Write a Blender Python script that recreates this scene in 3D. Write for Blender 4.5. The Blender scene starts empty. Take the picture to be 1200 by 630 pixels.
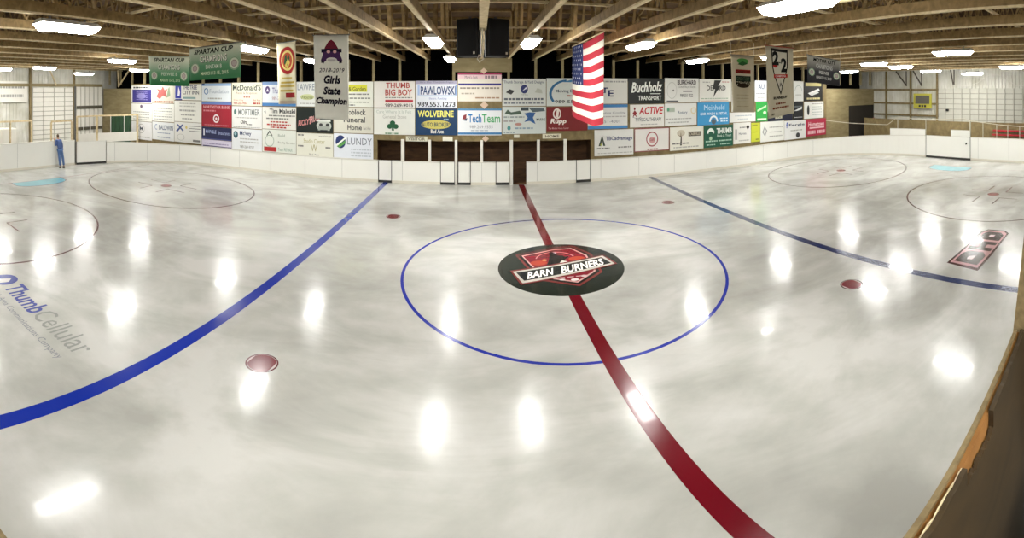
import bpy, bmesh, math, random
from mathutils import Vector, Matrix
random.seed(7)
SC = bpy.context.scene
COL = SC.collection
PI = math.pi
# ---------------------------------------------------------------- camera model
FX, CX, V0, KV, EYE = 478.73, 561.82, 105.54, 1.35, 3.961
YW = 22.92                                    # face of the advertising wall
def az(u): return (u - CX) / FX
def el(v): return (V0 - v) / (FX * KV)
def onY(u, v, Y):
    a = az(u); r = Y / math.cos(a)
    return Vector((Y * math.tan(a), Y, EYE + math.tan(el(v)) * r))
def onX(u, v, X):
    a = az(u); r = X / math.sin(a)
    return Vector((X, X / math.tan(a), EYE + math.tan(el(v)) * r))
def onG(u, v, z=0.0):
    a = az(u); r = (z - EYE) / math.tan(el(v))
    return Vector((r * math.sin(a), r * math.cos(a), z))
# ---------------------------------------------------------------- materials
def lin(h):
    h = h.lstrip('#'); o = []
    for i in (0, 2, 4):
        c = int(h[i:i+2], 16) / 255
        o.append(c / 12.92 if c <= .04045 else ((c + .055) / 1.055) ** 2.4)
    return (*o, 1)
MATS = {}
def nodes(name):
    m = bpy.data.materials.new(name); m.use_nodes = True
    nt = m.node_tree; b = nt.nodes['Principled BSDF']
    return m, nt, b
def mat(hexc, rough=.6, var=.06, scale=3.0, metal=0, spec=.4, name=None):
    key = (hexc, rough, var, scale, metal, spec)
    if key in MATS: return MATS[key]
    m, nt, b = nodes(name or 'paint_' + hexc)
    tc = nt.nodes.new('ShaderNodeTexCoord'); n = nt.nodes.new('ShaderNodeTexNoise')
    n.inputs['Scale'].default_value = scale; n.inputs['Detail'].default_value = 3
    nt.links.new(tc.outputs['Object'], n.inputs['Vector'])
    r = nt.nodes.new('ShaderNodeMapRange')
    r.inputs['To Min'].default_value = 1 - var; r.inputs['To Max'].default_value = 1 + var * .4
    nt.links.new(n.outputs['Fac'], r.inputs['Value'])
    x = nt.nodes.new('ShaderNodeMix'); x.data_type = 'RGBA'; x.blend_type = 'MULTIPLY'
    x.inputs['Factor'].default_value = 1; x.inputs['A'].default_value = lin(hexc)
    nt.links.new(r.outputs['Result'], x.inputs['B'])
    nt.links.new(x.outputs['Result'], b.inputs['Base Color'])
    b.inputs['Roughness'].default_value = rough; b.inputs['Metallic'].default_value = metal
    b.inputs['Specular IOR Level'].default_value = spec
    MATS[key] = m
    return m
def wood(h1, h2, name, stretch=(1, 1, 1), scale=4, rough=.75):
    m, nt, b = nodes(name)
    tc = nt.nodes.new('ShaderNodeTexCoord'); mp = nt.nodes.new('ShaderNodeMapping')
    mp.inputs['Scale'].default_value = stretch
    n = nt.nodes.new('ShaderNodeTexNoise'); n.inputs['Scale'].default_value = scale
    n.inputs['Detail'].default_value = 6; n.inputs['Distortion'].default_value = .6
    cr = nt.nodes.new('ShaderNodeValToRGB')
    cr.color_ramp.elements[0].position = .3; cr.color_ramp.elements[1].position = .7
    cr.color_ramp.elements[0].color = lin(h1); cr.color_ramp.elements[1].color = lin(h2)
    nt.links.new(tc.outputs['Object'], mp.inputs['Vector']); nt.links.new(mp.outputs[0], n.inputs['Vector'])
    nt.links.new(n.outputs['Fac'], cr.inputs['Fac']); nt.links.new(cr.outputs[0], b.inputs['Base Color'])
    b.inputs['Roughness'].default_value = rough
    bp = nt.nodes.new('ShaderNodeBump'); bp.inputs['Strength'].default_value = .25
    nt.links.new(n.outputs['Fac'], bp.inputs['Height']); nt.links.new(bp.outputs[0], b.inputs['Normal'])
    return m
def siding(h1, axis, name):
    """ribbed metal sheet, ribs spaced along the given axis"""
    m, nt, b = nodes(name)
    tc = nt.nodes.new('ShaderNodeTexCoord'); sp = nt.nodes.new('ShaderNodeSeparateXYZ')
    nt.links.new(tc.outputs['Object'], sp.inputs[0])
    w = nt.nodes.new('ShaderNodeMath'); w.operation = 'MULTIPLY'; w.inputs[1].default_value = 2 * PI / .3
    nt.links.new(sp.outputs[axis], w.inputs[0])
    s = nt.nodes.new('ShaderNodeMath'); s.operation = 'SINE'; nt.links.new(w.outputs[0], s.inputs[0])
    p = nt.nodes.new('ShaderNodeMapRange'); p.inputs['From Min'].default_value = .55; p.inputs['From Max'].default_value = .95
    nt.links.new(s.outputs[0], p.inputs['Value'])
    bp = nt.nodes.new('ShaderNodeBump'); bp.inputs['Strength'].default_value = .9; bp.inputs['Distance'].default_value = .04
    nt.links.new(p.outputs[0], bp.inputs['Height']); nt.links.new(bp.outputs[0], b.inputs['Normal'])
    n = nt.nodes.new('ShaderNodeTexNoise'); n.inputs['Scale'].default_value = 1.1; n.inputs['Detail'].default_value = 5
    nt.links.new(tc.outputs['Object'], n.inputs['Vector'])
    cr = nt.nodes.new('ShaderNodeValToRGB'); a = lin(h1)
    cr.color_ramp.elements[0].position = .35; cr.color_ramp.elements[1].position = .65
    cr.color_ramp.elements[0].color = (a[0] * .78, a[1] * .77, a[2] * .7, 1); cr.color_ramp.elements[1].color = a
    nt.links.new(n.outputs['Fac'], cr.inputs['Fac']); nt.links.new(cr.outputs[0], b.inputs['Base Color'])
    b.inputs['Roughness'].default_value = .5
    return m
def ice(hexc, name, amount=1.0):
    """painted ice under a clear glossy surface, with worn and re-flooded patches"""
    m, nt, b = nodes(name); L = nt.links.new
    tc = nt.nodes.new('ShaderNodeTexCoord')
    geo = nt.nodes.new('ShaderNodeNewGeometry')
    mp = nt.nodes.new('ShaderNodeMapping'); mp.inputs['Scale'].default_value = (.42, .50, 1); mp.inputs['Rotation'].default_value = (0, 0, .35)
    L(geo.outputs['Position'], mp.inputs['Vector'])
    n1 = nt.nodes.new('ShaderNodeTexNoise'); n1.inputs['Scale'].default_value = 1.0; n1.inputs['Detail'].default_value = 7
    n1.inputs['Roughness'].default_value = .55; n1.inputs['Distortion'].default_value = .35
    L(mp.outputs[0], n1.inputs['Vector'])
    mp2 = nt.nodes.new('ShaderNodeMapping'); mp2.inputs['Scale'].default_value = (.30, .62, 1); mp2.inputs['Rotation'].default_value = (0, 0, -.15)
    L(geo.outputs['Position'], mp2.inputs['Vector'])
    n2 = nt.nodes.new('ShaderNodeTexNoise'); n2.inputs['Scale'].default_value = .8; n2.inputs['Detail'].default_value = 8
    n2.inputs['Roughness'].default_value = .6; n2.inputs['Distortion'].default_value = 1.0
    L(mp2.outputs[0], n2.inputs['Vector'])
    ad = nt.nodes.new('ShaderNodeMix'); ad.data_type = 'FLOAT'; ad.inputs['Factor'].default_value = .45
    L(n1.outputs['Fac'], ad.inputs['A']); L(n2.outputs['Fac'], ad.inputs['B'])
    cr = nt.nodes.new('ShaderNodeValToRGB')
    e = cr.color_ramp.elements
    e[0].position = .38; e[0].color = (.66, .66, .64, 1)
    e[1].position = .58; e[1].color = (1, .995, 1, 1)
    q = e.new(.475); q.color = (.80, .805, .785, 1)
    L(ad.outputs['Result'], cr.inputs['Fac'])
    x = nt.nodes.new('ShaderNodeMix'); x.data_type = 'RGBA'; x.blend_type = 'MULTIPLY'
    x.inputs['Factor'].default_value = amount; x.inputs['A'].default_value = lin(hexc)
    L(cr.outputs[0], x.inputs['B']); L(x.outputs['Result'], b.inputs['Base Color'])
    mr = nt.nodes.new('ShaderNodeMapRange'); mr.inputs['From Min'].default_value = .35; mr.inputs['From Max'].default_value = .65
    mr.inputs['To Min'].default_value = ICE_R[0]; mr.inputs['To Max'].default_value = ICE_R[1]
    L(n2.outputs['Fac'], mr.inputs['Value']); L(mr.outputs[0], b.inputs['Roughness'])
    b.inputs['IOR'].default_value = 1.31; b.inputs['Specular IOR Level'].default_value = .46
    b.inputs['Coat Weight'].default_value = .18; b.inputs['Coat Roughness'].default_value = .035; b.inputs['Coat IOR'].default_value = 1.31
    nb = nt.nodes.new('ShaderNodeTexNoise'); nb.inputs['Scale'].default_value = 2.2; nb.inputs['Detail'].default_value = 3
    L(geo.outputs['Position'], nb.inputs['Vector'])
    bp = nt.nodes.new('ShaderNodeBump'); bp.inputs['Strength'].default_value = .10; bp.inputs['Distance'].default_value = .02
    L(nb.outputs['Fac'], bp.inputs['Height']); L(bp.outputs[0], b.inputs['Normal'])
    return m
ICE_R = (.15, .25)
ICE_WHITE = ice('C8C8C2', 'ice_white')
def emis(name, color, s):
    m = bpy.data.materials.new(name); m.use_nodes = True; nt = m.node_tree
    nt.nodes.remove(nt.nodes['Principled BSDF'])
    e = nt.nodes.new('ShaderNodeEmission'); e.inputs[0].default_value = color; e.inputs[1].default_value = s
    nt.links.new(e.outputs[0], nt.nodes['Material Output'].inputs[0]); return m
LAMP = 61.0
M_LAMP = emis('lamp_diffuser', (1, .985, .95, 1), LAMP)
M_TRUSS = wood('75603A', '9C8052', 'truss_lumber', (2, 2, 2), 3)
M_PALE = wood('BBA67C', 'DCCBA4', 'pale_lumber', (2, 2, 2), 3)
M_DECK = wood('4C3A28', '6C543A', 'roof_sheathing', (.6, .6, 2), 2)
M_PLY = wood('80734F', '978A66', 'weathered_plywood', (.5, .5, 2), 2)
M_TRIM = wood('6E5F3E', '8A7A52', 'dark_tan_trim', (1, 1, 1), 3)
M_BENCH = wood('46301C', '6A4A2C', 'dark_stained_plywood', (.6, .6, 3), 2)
M_NEAR = wood('34270F', '46351A', 'old_plywood', (.8, .8, 2), 2.2)
M_NEARL = wood('6E5E3E', '8A7852', 'plywood_edge', (8, 8, 8), 3)
M_BOARD = mat('F1F1EA', .35, .05, 1.2, 0, .5, 'dasher_plastic')
M_SEAM = mat('A9A9A2', .6, 0)
M_BLACK = mat('0D0D0F', .6, .1)
M_DARKW = mat('050506', .95, .1, 3, 0, .05)
M_STEEL = mat('6A6A68', .4, .1, 3, .7)
M_WHITE = mat('E6E4DA', .5, .06)
# ---------------------------------------------------------------- mesh builder
class MB:
    def __init__(s): s.v = []; s.f = []; s.m = []
    def quadbox(s, c8, mi=0):
        b = len(s.v); s.v += [tuple(p) for p in c8]
        for q in ((0,3,2,1),(4,5,6,7),(0,1,5,4),(1,2,6,5),(2,3,7,6),(3,0,4,7)):
            s.f.append([b+i for i in q]); s.m.append(mi)
        return s
    def box(s, x0, y0, z0, x1, y1, z1, mi=0):
        return s.quadbox([(x0,y0,z0),(x1,y0,z0),(x1,y1,z0),(x0,y1,z0),(x0,y0,z1),(x1,y0,z1),(x1,y1,z1),(x0,y1,z1)], mi)
    def beam(s, p, q, w, h, up=(0,0,1), mi=0):
        """bar from p to q, w wide and h high"""
        p = Vector(p); q = Vector(q); d = (q - p).normalized(); up = Vector(up)
        if abs(d.dot(up)) > .98: up = Vector((1, 0, 0))
        sx = d.cross(up).normalized() * (w / 2); sz = sx.cross(d).normalized() * (h / 2)
        return s.quadbox([p-sx-sz, p+sx-sz, q+sx-sz, q-sx-sz, p-sx+sz, p+sx+sz, q+sx+sz, q-sx+sz], mi)
    def tube(s, pts, r, n=8, mi=0):
        pts = [Vector(p) for p in pts]; b0 = len(s.v)
        for i, p in enumerate(pts):
            d = (pts[min(i+1, len(pts)-1)] - pts[max(i-1, 0)]).normalized()
            u = d.cross(Vector((0, 0, 1)))
            if u.length < .05: u = d.cross(Vector((1, 0, 0)))
            u.normalize(); w = d.cross(u)
            rr = r[i] if isinstance(r, (list, tuple)) else r
            for k in range(n):
                a = 2 * PI * k / n; s.v.append(tuple(p + (u * math.cos(a) + w * math.sin(a)) * rr))
        for i in range(len(pts) - 1):
            for k in range(n):
                a = b0 + i * n + k; b = b0 + i * n + (k + 1) % n
                s.f.append([a, b, b + n, a + n]); s.m.append(mi)
        s.f.append([b0 + k for k in range(n)][::-1]); s.m.append(mi)
        s.f.append([b0 + (len(pts) - 1) * n + k for k in range(n)]); s.m.append(mi)
        return s
    def poly(s, pts, mi=0):
        b = len(s.v); s.v += [tuple(p) for p in pts]; s.f.append(list(range(b, b + len(pts)))); s.m.append(mi); return s
    def slab(s, pts, nrm, t, mi=0):
        """a closed plate: outline pts, thickness t back along nrm"""
        b = len(s.v); n = len(pts); nv = Vector(nrm) * t
        s.v += [tuple(p) for p in pts] + [tuple(Vector(p) - nv) for p in pts]
        s.f.append(list(range(b, b + n))); s.m.append(mi)
        s.f.append([b + n + i for i in range(n)][::-1]); s.m.append(mi)
        for i in range(n):
            j = (i + 1) % n; s.f.append([b + i, b + n + i, b + n + j, b + j]); s.m.append(mi)
        return s
    def build(s, name, mats, parent=None, smooth=False, bevel=0):
        me = bpy.data.meshes.new(name); me.from_pydata(s.v, [], s.f)
        for m in (mats if isinstance(mats, list) else [mats]): me.materials.append(m)
        for p, i in zip(me.polygons, s.m): p.material_index = i; p.use_smooth = smooth
        me.update()
        o = bpy.data.objects.new(name, me); COL.objects.link(o); o.parent = parent
        if bevel:
            md = o.modifiers.new('bevel', 'BEVEL'); md.width = bevel; md.segments = 2
        return o
def tag(o, label=None, cat=None, group=None, kind=None):
    if label: o['label'] = label
    if cat: o['category'] = cat
    if group: o['group'] = group
    if kind: o['kind'] = kind
    return o
def empty(name, loc=(0, 0, 0), rz=0.0):
    o = bpy.data.objects.new(name, None); COL.objects.link(o); o.location = loc; o.rotation_euler = (0, 0, rz); o.empty_display_size = .1
    return o
def dup(root, loc=None, parent=None):
    r = root.copy(); COL.objects.link(r)
    if parent is not None: r.parent = parent
    if loc is not None: r.location = loc
    for ch in root.children: dup(ch, None, r)
    return r
# ---------------------------------------------------------------- flat artwork (lettering and shapes)
TX = {}
def text_mesh(txt, bold=0.0, shear=0.0):
    k = (txt, bold, shear)
    if k not in TX:
        c = bpy.data.curves.new('t', 'FONT'); c.body = txt; c.offset = bold; c.shear = shear
        c.resolution_u = 2; c.fill_mode = 'BOTH' if False else c.fill_mode
        o = bpy.data.objects.new('t', c); COL.objects.link(o)
        dg = bpy.context.evaluated_depsgraph_get(); me = bpy.data.meshes.new_from_object(o.evaluated_get(dg))
        vs = [(v.co.x, v.co.y) for v in me.vertices]; fs = [list(p.vertices) for p in me.polygons]
        x0 = min(v[0] for v in vs); x1 = max(v[0] for v in vs); y0 = min(v[1] for v in vs); y1 = max(v[1] for v in vs)
        vs = [((x - x0) / (x1 - x0), (y - y0) / (y1 - y0)) for x, y in vs]
        TX[k] = (vs, fs)
        bpy.data.objects.remove(o); bpy.data.curves.remove(c); bpy.data.meshes.remove(me)
    return TX[k]
class Art:
    """draws in unit coordinates (0..1 across, 0..1 up) on a four-cornered surface given by fn(x, y, height)"""
    def __init__(s, fn, step=.004, matfn=None, grid=None, inc=.12):
        s.inc = inc
        s.grid = grid; s.grid_fn = fn; s.fn = fn if not grid else (lambda x, y, h=0: Vector((x, y, h))); s.step = step; s.layers = {}; s.n = 0; s.matfn = matfn or (lambda h: mat(h, .55, .04))
    def draw(s, els):
        for e in els:
            k, *a = e
            s.n += 1
            kind = 'lettering' if k in 'tl' else 'emblem'
            b, cols = s.layers.setdefault(kind, (MB(), []))
            col = a[2] if k == 't' else a[-1] if k != 'l' else a[-1]
            if k == 't': col = a[2]
            if col not in cols: cols.append(col)
            mi = cols.index(col); h = s.step * (1 + s.n * s.inc)
            F = lambda x, y: s.fn(x, y, h)
            if k == 't':                                   # text, (x0,y0,x1,y1), colour, bold, shear, [angle]
                vs, fs = text_mesh(a[0], a[3] if len(a) > 3 else 0, a[4] if len(a) > 4 else 0)
                x0, y0, x1, y1 = a[1]; tilt = a[5] if len(a) > 5 else 0
                n0 = len(b.v)
                b.v += [tuple(F(x0 + (x1-x0)*x, y0 + (y1-y0)*y + tilt*(x-.5))) for x, y in vs]
                for f in fs: b.f.append([n0+i for i in f]); b.m.append(mi)
            elif k == 'r': x0, y0, x1, y1 = a[0]; b.poly([F(x0,y0),F(x1,y0),F(x1,y1),F(x0,y1)], mi)
            elif k == 'p': b.poly([F(*p) for p in a[0]], mi)
            elif k == 'e':                                 # ellipse cx,cy,rx,ry
                x, y, rx, ry = a[0]; b.poly([F(x+rx*math.cos(2*PI*i/28), y+ry*math.sin(2*PI*i/28)) for i in range(28)], mi)
            elif k == 'o':                                 # ring cx,cy,rx,ry,thickness fraction,[a0,a1]
                x, y, rx, ry, t, *aa = a[0]; a0, a1 = aa if aa else (0, 360); N = 32
                for i in range(N):
                    p, q = [math.radians(a0 + (a1-a0)*j/N) for j in (i, i+1)]
                    b.poly([F(x+rx*math.cos(p), y+ry*math.sin(p)), F(x+rx*math.cos(q), y+ry*math.sin(q)),
                            F(x+rx*(1-t)*math.cos(q), y+ry*(1-t)*math.sin(q)), F(x+rx*(1-t)*math.cos(p), y+ry*(1-t)*math.sin(p))], mi)
            elif k == 'l':                                 # worn small print: broken strokes in a row
                x0, y0, x1, y1 = a[0]; rnd = random.Random(int(x0*997+y0*3571+s.n)); x = x0
                while x < x1 - .012:
                    w = min(rnd.uniform(.03, .10), x1 - x); b.poly([F(x,y0),F(x+w,y0),F(x+w,y1),F(x,y1)], mi); x += w + .018
    def build(s, parent, only=None):
        for kind, (b, cols) in s.layers.items():
            o = b.build(kind, [s.matfn(c) for c in cols], parent)
            if s.grid:                                     # cut along the cloth's own grid, then lay onto it
                bm = bmesh.new(); bm.from_mesh(o.data); N, M = s.grid
                for ax, K in ((0, N), (1, M)):
                    for i in range(1, K):
                        no = Vector((1,0,0)) if ax == 0 else Vector((0,1,0))
                        bmesh.ops.bisect_plane(bm, geom=bm.verts[:]+bm.edges[:]+bm.faces[:], plane_co=no*(i/K), plane_no=no, dist=1e-6)
                for v in bm.verts: v.co = s.grid_fn(v.co.x, v.co.y, v.co.z)
                bm.to_mesh(o.data); bm.free(); o.data.update()
def bilin(P, nrm, wave=None):
    P = [Vector(p) for p in P]; nrm = Vector(nrm)         # corners: bottom-left, bottom-right, top-right, top-left
    def fn(x, y, h=0):
        p = P[0]*(1-x)*(1-y) + P[1]*x*(1-y) + P[2]*x*y + P[3]*(1-x)*y
        return p + nrm * (h + (wave(x, y) if wave else 0))
    return fn
# ================================================================= SETTING
XL, XR, YF = -24.4, 28.9, 22.78               # inner faces of the boards
YN, RC = -.35, 8.0
BX0, BX1, BY0, BY1 = -30.4, 33.2, -3.2, 24.7  # building
def outline(off=0.0):
    pts = []
    r = RC + off
    for cx, cy, a0 in ((XR-RC, YF-RC, 0), (XL+RC, YF-RC, 90), (XL+RC, YN+RC, 180), (XR-RC, YN+RC, 270)):
        for i in range(25):
            a = math.radians(a0 + 90*i/24); pts.append((cx + r*math.cos(a), cy + r*math.sin(a)))
    return pts
g = MB(); g.box(BX0, BY0, -.35, BX1, BY1, -.12); tag(g.build('floor', mat('6B6558', .9, .2, .6)), 'concrete floor around the rink', kind='structure')
g = MB(); g.slab([(x, y, 0) for x, y in outline(.06)], (0, 0, 1), .12)
tag(g.build('floor_ice', ICE_WHITE), 'glossy white ice sheet of the rink', kind='structure')
g = MB(); g.box(BX0-.2, BY0, -.3, BX0, BY1, 6.2); tag(g.build('wall_left', siding('D9D8CE', 1, 'siding_left')), 'white ribbed metal end wall', kind='structure')
g = MB(); g.box(BX1, BY0, -.3, BX1+.2, BY1, 6.2); tag(g.build('wall_right', siding('D9D8CE', 1, 'siding_right')), 'white ribbed metal end wall', kind='structure')
g = MB(); g.box(BX0-.2, BY0-.2, -.3, BX1+.2, BY0, 6.2); tag(g.build('wall_front', mat('8F8A78', .8, .1)), kind='structure')
g = MB(); g.box(BX0-.2, BY1, -.3, BX1+.2, BY1+.2, 6.2); tag(g.build('wall_back', M_DARKW), 'dark outer wall behind the advertising wall', kind='structure')
# roof
SL, HEEL, RIDGE = .30, 5.72, (BY0 + BY1) / 2
def roofz(y): return HEEL + SL * (min(y, 2*RIDGE - y) - BY0)
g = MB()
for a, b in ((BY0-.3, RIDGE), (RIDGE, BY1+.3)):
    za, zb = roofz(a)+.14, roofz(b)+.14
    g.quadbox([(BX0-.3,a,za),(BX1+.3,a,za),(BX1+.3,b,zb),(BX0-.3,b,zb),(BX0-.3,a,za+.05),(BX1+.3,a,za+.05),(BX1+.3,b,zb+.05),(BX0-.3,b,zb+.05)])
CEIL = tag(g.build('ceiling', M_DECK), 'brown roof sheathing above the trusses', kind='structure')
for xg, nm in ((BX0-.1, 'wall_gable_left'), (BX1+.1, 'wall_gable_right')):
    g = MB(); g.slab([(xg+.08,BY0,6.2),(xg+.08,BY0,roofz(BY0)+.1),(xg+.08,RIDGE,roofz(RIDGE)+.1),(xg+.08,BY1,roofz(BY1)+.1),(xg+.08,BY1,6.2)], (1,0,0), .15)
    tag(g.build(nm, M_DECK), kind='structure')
y = BY0 + .5; pm = None
while y < BY1:
    if abs(y - RIDGE) > .2:
        if pm is None:
            g = MB(); g.box(BX0, -.045, 0, BX1, .045, .12); p = g.build('purlin', M_TRUSS, CEIL); pm = p.data
        else:
            p = bpy.data.objects.new('purlin', pm); COL.objects.link(p); p.parent = CEIL
        p.location = (0, y, roofz(y) + .01); p.rotation_euler = (math.atan(SL) * (1 if y < RIDGE else -1), 0, 0)
    y += .78
# lateral braces lying on the bottom chords
CHZ = 5.30
for i, yb in enumerate((3.4, 7.3, 9.6, 13.6, 17.2, 20.6)):
    g = MB(); g.box(BX0, yb-.045, CHZ+.20, BX1, yb+.045, CHZ+.24)
    tag(g.build('trim_%d' % (i+1), M_PALE), 'long lateral brace board lying across the truss chords', kind='structure')
# ---------------------------------------------------------------- trusses
ORD = 'first second third fourth fifth sixth seventh eighth ninth tenth eleventh twelfth thirteenth fourteenth fifteenth sixteenth seventeenth eighteenth nineteenth twentieth twenty-first twenty-second twenty-third'.split()
def make_truss(double=False):
    t = empty('roof_truss'); w = .17 if double else .075
    MB().box(-w/2, BY0+.02, CHZ, w/2, BY1-.02, CHZ+.19).build('bottom_chord', M_TRUSS, t)
    for s in (0, 1):
        a, b = (BY0, RIDGE) if s == 0 else (BY1, RIDGE)
        MB().beam((0, a, roofz(a)-.08), (0, b, roofz(b)-.08), w, .17).build('top_chord', M_TRUSS, t)
    MB().box(-w/2-.02, BY0+.02, CHZ-.032, w/2+.02, BY1-.02, CHZ-.001).build('lit_bottom_edge', M_PALE, t)  # added pale strip: paints the chord's underside as lit by ice bounce
    bot = [BY0+.35 + (BY1-BY0-.7)*k/10 for k in range(11)]
    top = [BY0+.35 + (BY1-BY0-.7)*(k+.5)/10 for k in range(10)]
    for k in range(10):
        for yb in (bot[k], bot[k+1]):
            MB().beam((0, yb, CHZ+.17), (0, top[k], roofz(top[k])-.14), w*.7, .11, (1,0,0)).build('web', M_TRUSS, t)
    MB().beam((0, RIDGE, CHZ+.18), (0, RIDGE, roofz(RIDGE)-.15), w*.7, .12, (1,0,0)).build('king_post', M_TRUSS, t)
    return t
PITCH, X_0 = 1.55, .10
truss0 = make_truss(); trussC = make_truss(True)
used = False
TX_ = {}
for i in range(-19, 22):
    if abs(i) <= 4: TX_[i] = X_0 + PITCH*i
for j in range(10): TX_[-5-j] = -8.35 - 2.35*j
for j in range(11): TX_[5+j] = 8.35 + 2.35*j
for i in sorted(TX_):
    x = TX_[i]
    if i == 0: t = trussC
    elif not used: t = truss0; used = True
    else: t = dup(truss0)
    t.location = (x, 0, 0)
    if i == 0: lb = 'doubled timber roof truss that carries the pair of black speakers'
    else: lb = 'timber roof truss, %s %s of the doubled one carrying the speakers' % (ORD[abs(i)-1], 'left' if i < 0 else 'right')
    tag(t, lb, 'roof truss', 'timber roof trusses')
for i in range(-19, 22):
    x = X_0 + PITCH*i
    pc = MB().box(x-.07, 22.98, 4.3, x+.07, 23.14, CHZ).build('wall_post', M_PLY)
    tag(pc, kind='structure')
# ---------------------------------------------------------------- advertising wall (plywood), with bench opening
BN0, BN1 = onY(442, 100, YW).x, onY(692.5, 100, YW).x
ZB = 1.82
g = MB()
g.box(-26.1, 22.96, .2, BN0, 23.02, 4.30); g.box(BN1, 22.96, .2, 26.1, 23.02, 4.30); g.box(BN0, 22.96, ZB, BN1, 23.02, 4.30)
tag(g.build('wall_signs', M_TRIM), 'tan plywood wall carrying the advertising signs', kind='structure')
g = MB(); g.box(-26.1, 22.99, 4.30, 26.1, 23.3, 4.34); tag(g.build('wall_signs_top', M_TRIM), kind='structure')
g = MB(); g.box(onY(533,0,YW).x, 22.93, onY(560,84.2,YW).z, onY(600,0,YW).x, 22.97, CHZ)
tag(g.build('plywood_header', M_PLY), 'tan plywood sheet above the sign with the navy stripe', 'plywood sheet')
# back walls beyond the signs
g = MB(); g.box(BX0, 22.98, -.1, -26.1, 23.04, 2.2); tag(g.build('wall_lower_left', M_PLY), kind='structure')
g = MB(); g.box(26.1, 22.98, 2.9, BX1, 23.04, 4.05); g.box(26.1, 22.98, -.1, 29.2, 23.04, 2.9); tag(g.build('wall_lower_right', M_PLY), 'tan plywood wall beyond the signs', kind='structure')
g = MB(); g.box(29.2, 22.99, -.1, BX1, 23.04, 2.9); tag(g.build('door_dark_opening', mat('2A251E', .8, .1)), kind='structure')  # closed panel; the shade inside the opening is put into its dark colour
# bench bay
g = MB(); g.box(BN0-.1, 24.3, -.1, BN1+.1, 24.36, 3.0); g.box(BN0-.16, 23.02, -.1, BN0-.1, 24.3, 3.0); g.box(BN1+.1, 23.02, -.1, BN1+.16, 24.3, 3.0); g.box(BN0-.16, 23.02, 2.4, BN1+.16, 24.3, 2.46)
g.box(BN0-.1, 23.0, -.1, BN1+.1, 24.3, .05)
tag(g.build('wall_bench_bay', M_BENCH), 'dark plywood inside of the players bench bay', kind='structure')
for a, b, nm in ((BN0+.3, onY(532,0,YW).x, 'visitor side'), (onY(620,0,YW).x, BN1-.3, 'home side')):
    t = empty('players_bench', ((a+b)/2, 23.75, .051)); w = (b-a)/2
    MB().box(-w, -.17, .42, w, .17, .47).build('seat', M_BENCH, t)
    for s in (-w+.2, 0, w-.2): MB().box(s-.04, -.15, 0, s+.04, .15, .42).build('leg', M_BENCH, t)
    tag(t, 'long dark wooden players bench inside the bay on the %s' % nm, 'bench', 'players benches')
# uprights of the bench front
for k, (u0, u1) in enumerate(((470,473.8),(502,505),(533,536),(563,566),(597.3,601),(629.3,632.6),(660.5,664))):
    a, b = onY(u0,0,22.86).x, onY(u1,0,22.86).x
    z0 = .97 if k not in (2, 4) else .0
    o = MB().box(a, 22.83, z0, b, 22.93, ZB+.06).build('bench_post', M_WHITE)
    tag(o, 'white upright post of the bench front, %s from the left end' % ORD[k], 'post', 'white posts of the bench front')
# ---------------------------------------------------------------- dasher boards
def path_pts():
    """far half of the rink outline from the left end round to the right end, dense"""
    P = [(XL, y) for y in [YN+RC + (YF-RC-YN-RC)*i/30 for i in range(31)]]
    P += [(XL+RC + RC*math.cos(math.radians(180-a)), YF-RC + RC*math.sin(math.radians(180-a))) for a in [3*i for i in range(1, 30)]]
    P += [(XL+RC + (XR-XL-2*RC)*i/160, YF) for i in range(161)]
    P += [(XR-RC + RC*math.cos(math.radians(90-a)), YF-RC + RC*math.sin(math.radians(90-a))) for a in [3*i for i in range(1, 30)]]
    P += [(XR, YF-RC - (YF-RC-YN-RC)*i/30) for i in range(31)]
    P += [(XR-RC + RC*math.cos(math.radians(-a)), YN+RC + RC*math.sin(math.radians(-a))) for a in [6*i for i in range(1, 15)]]
    return P
PATH = path_pts()
PATH = [(XL, 2.0), (XL, 4.5)] + PATH
def az_of(p): return math.atan2(p[0], p[1])
def sub(u0, u1):
    """outline between the sight lines u0 and u1 (None = the end)"""
    a0 = az(u0) if u0 is not None else -9; a1 = az(u1) if u1 is not None else 9
    out = []
    for i, p in enumerate(PATH):
        a = az_of(p)
        if i:
            q = PATH[i-1]; b = az_of(q)
            for lim in (a0, a1):
                if b < lim < a:
                    t = (lim-b)/(a-b); out.append((q[0]+(p[0]-q[0])*t, q[1]+(p[1]-q[1])*t))
        if a0 <= a <= a1: out.append(p)
    return out
def hgt(p):
    a = az_of(p); u = CX + FX*a
    L = [(-200,1.36),(60,1.36),(88,1.32),(125,1.16),(200,1.02),(300,.99),(440,.97),(700,.97),(850,.99),(960,1.05),(1020,1.2),(1085,1.3),(1300,1.32)]
    for (x0, h0), (x1, h1) in zip(L, L[1:]):
        if x0 <= u <= x1: return h0 + (h1-h0)*(u-x0)/(x1-x0)
    return 1.3
def strip(pts, z0, z1, d0, d1, mb=None, mi=0):
    """upright band along pts, from d0 to d1 outward of the rink"""
    mb = mb or MB(); c = Vector(((XL+XR)/2, (YN+YF)/2)); n = len(pts)
    nr = []
    for i in range(n):
        a = Vector(pts[max(i-1,0)]); b = Vector(pts[min(i+1,n-1)]); t = (b-a).normalized(); nn = Vector((-t.y, t.x))
        if nn.dot(Vector(pts[i])-c) < 0: nn = -nn
        nr.append(nn)
    f = (lambda v, p: v(p) if callable(v) else v)
    for i in range(n-1):
        if (Vector(pts[i+1])-Vector(pts[i])).length < 1e-4: continue
        c8 = []
        for zf in (z0, z1):
            for j, d in ((i,d0),(i+1,d0),(i+1,d1),(i,d1)):
                q = Vector(pts[j]) + nr[j]*d; c8.append((q.x, q.y, f(zf, pts[j])))
        mb.quadbox(c8, mi)
    return mb
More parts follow.
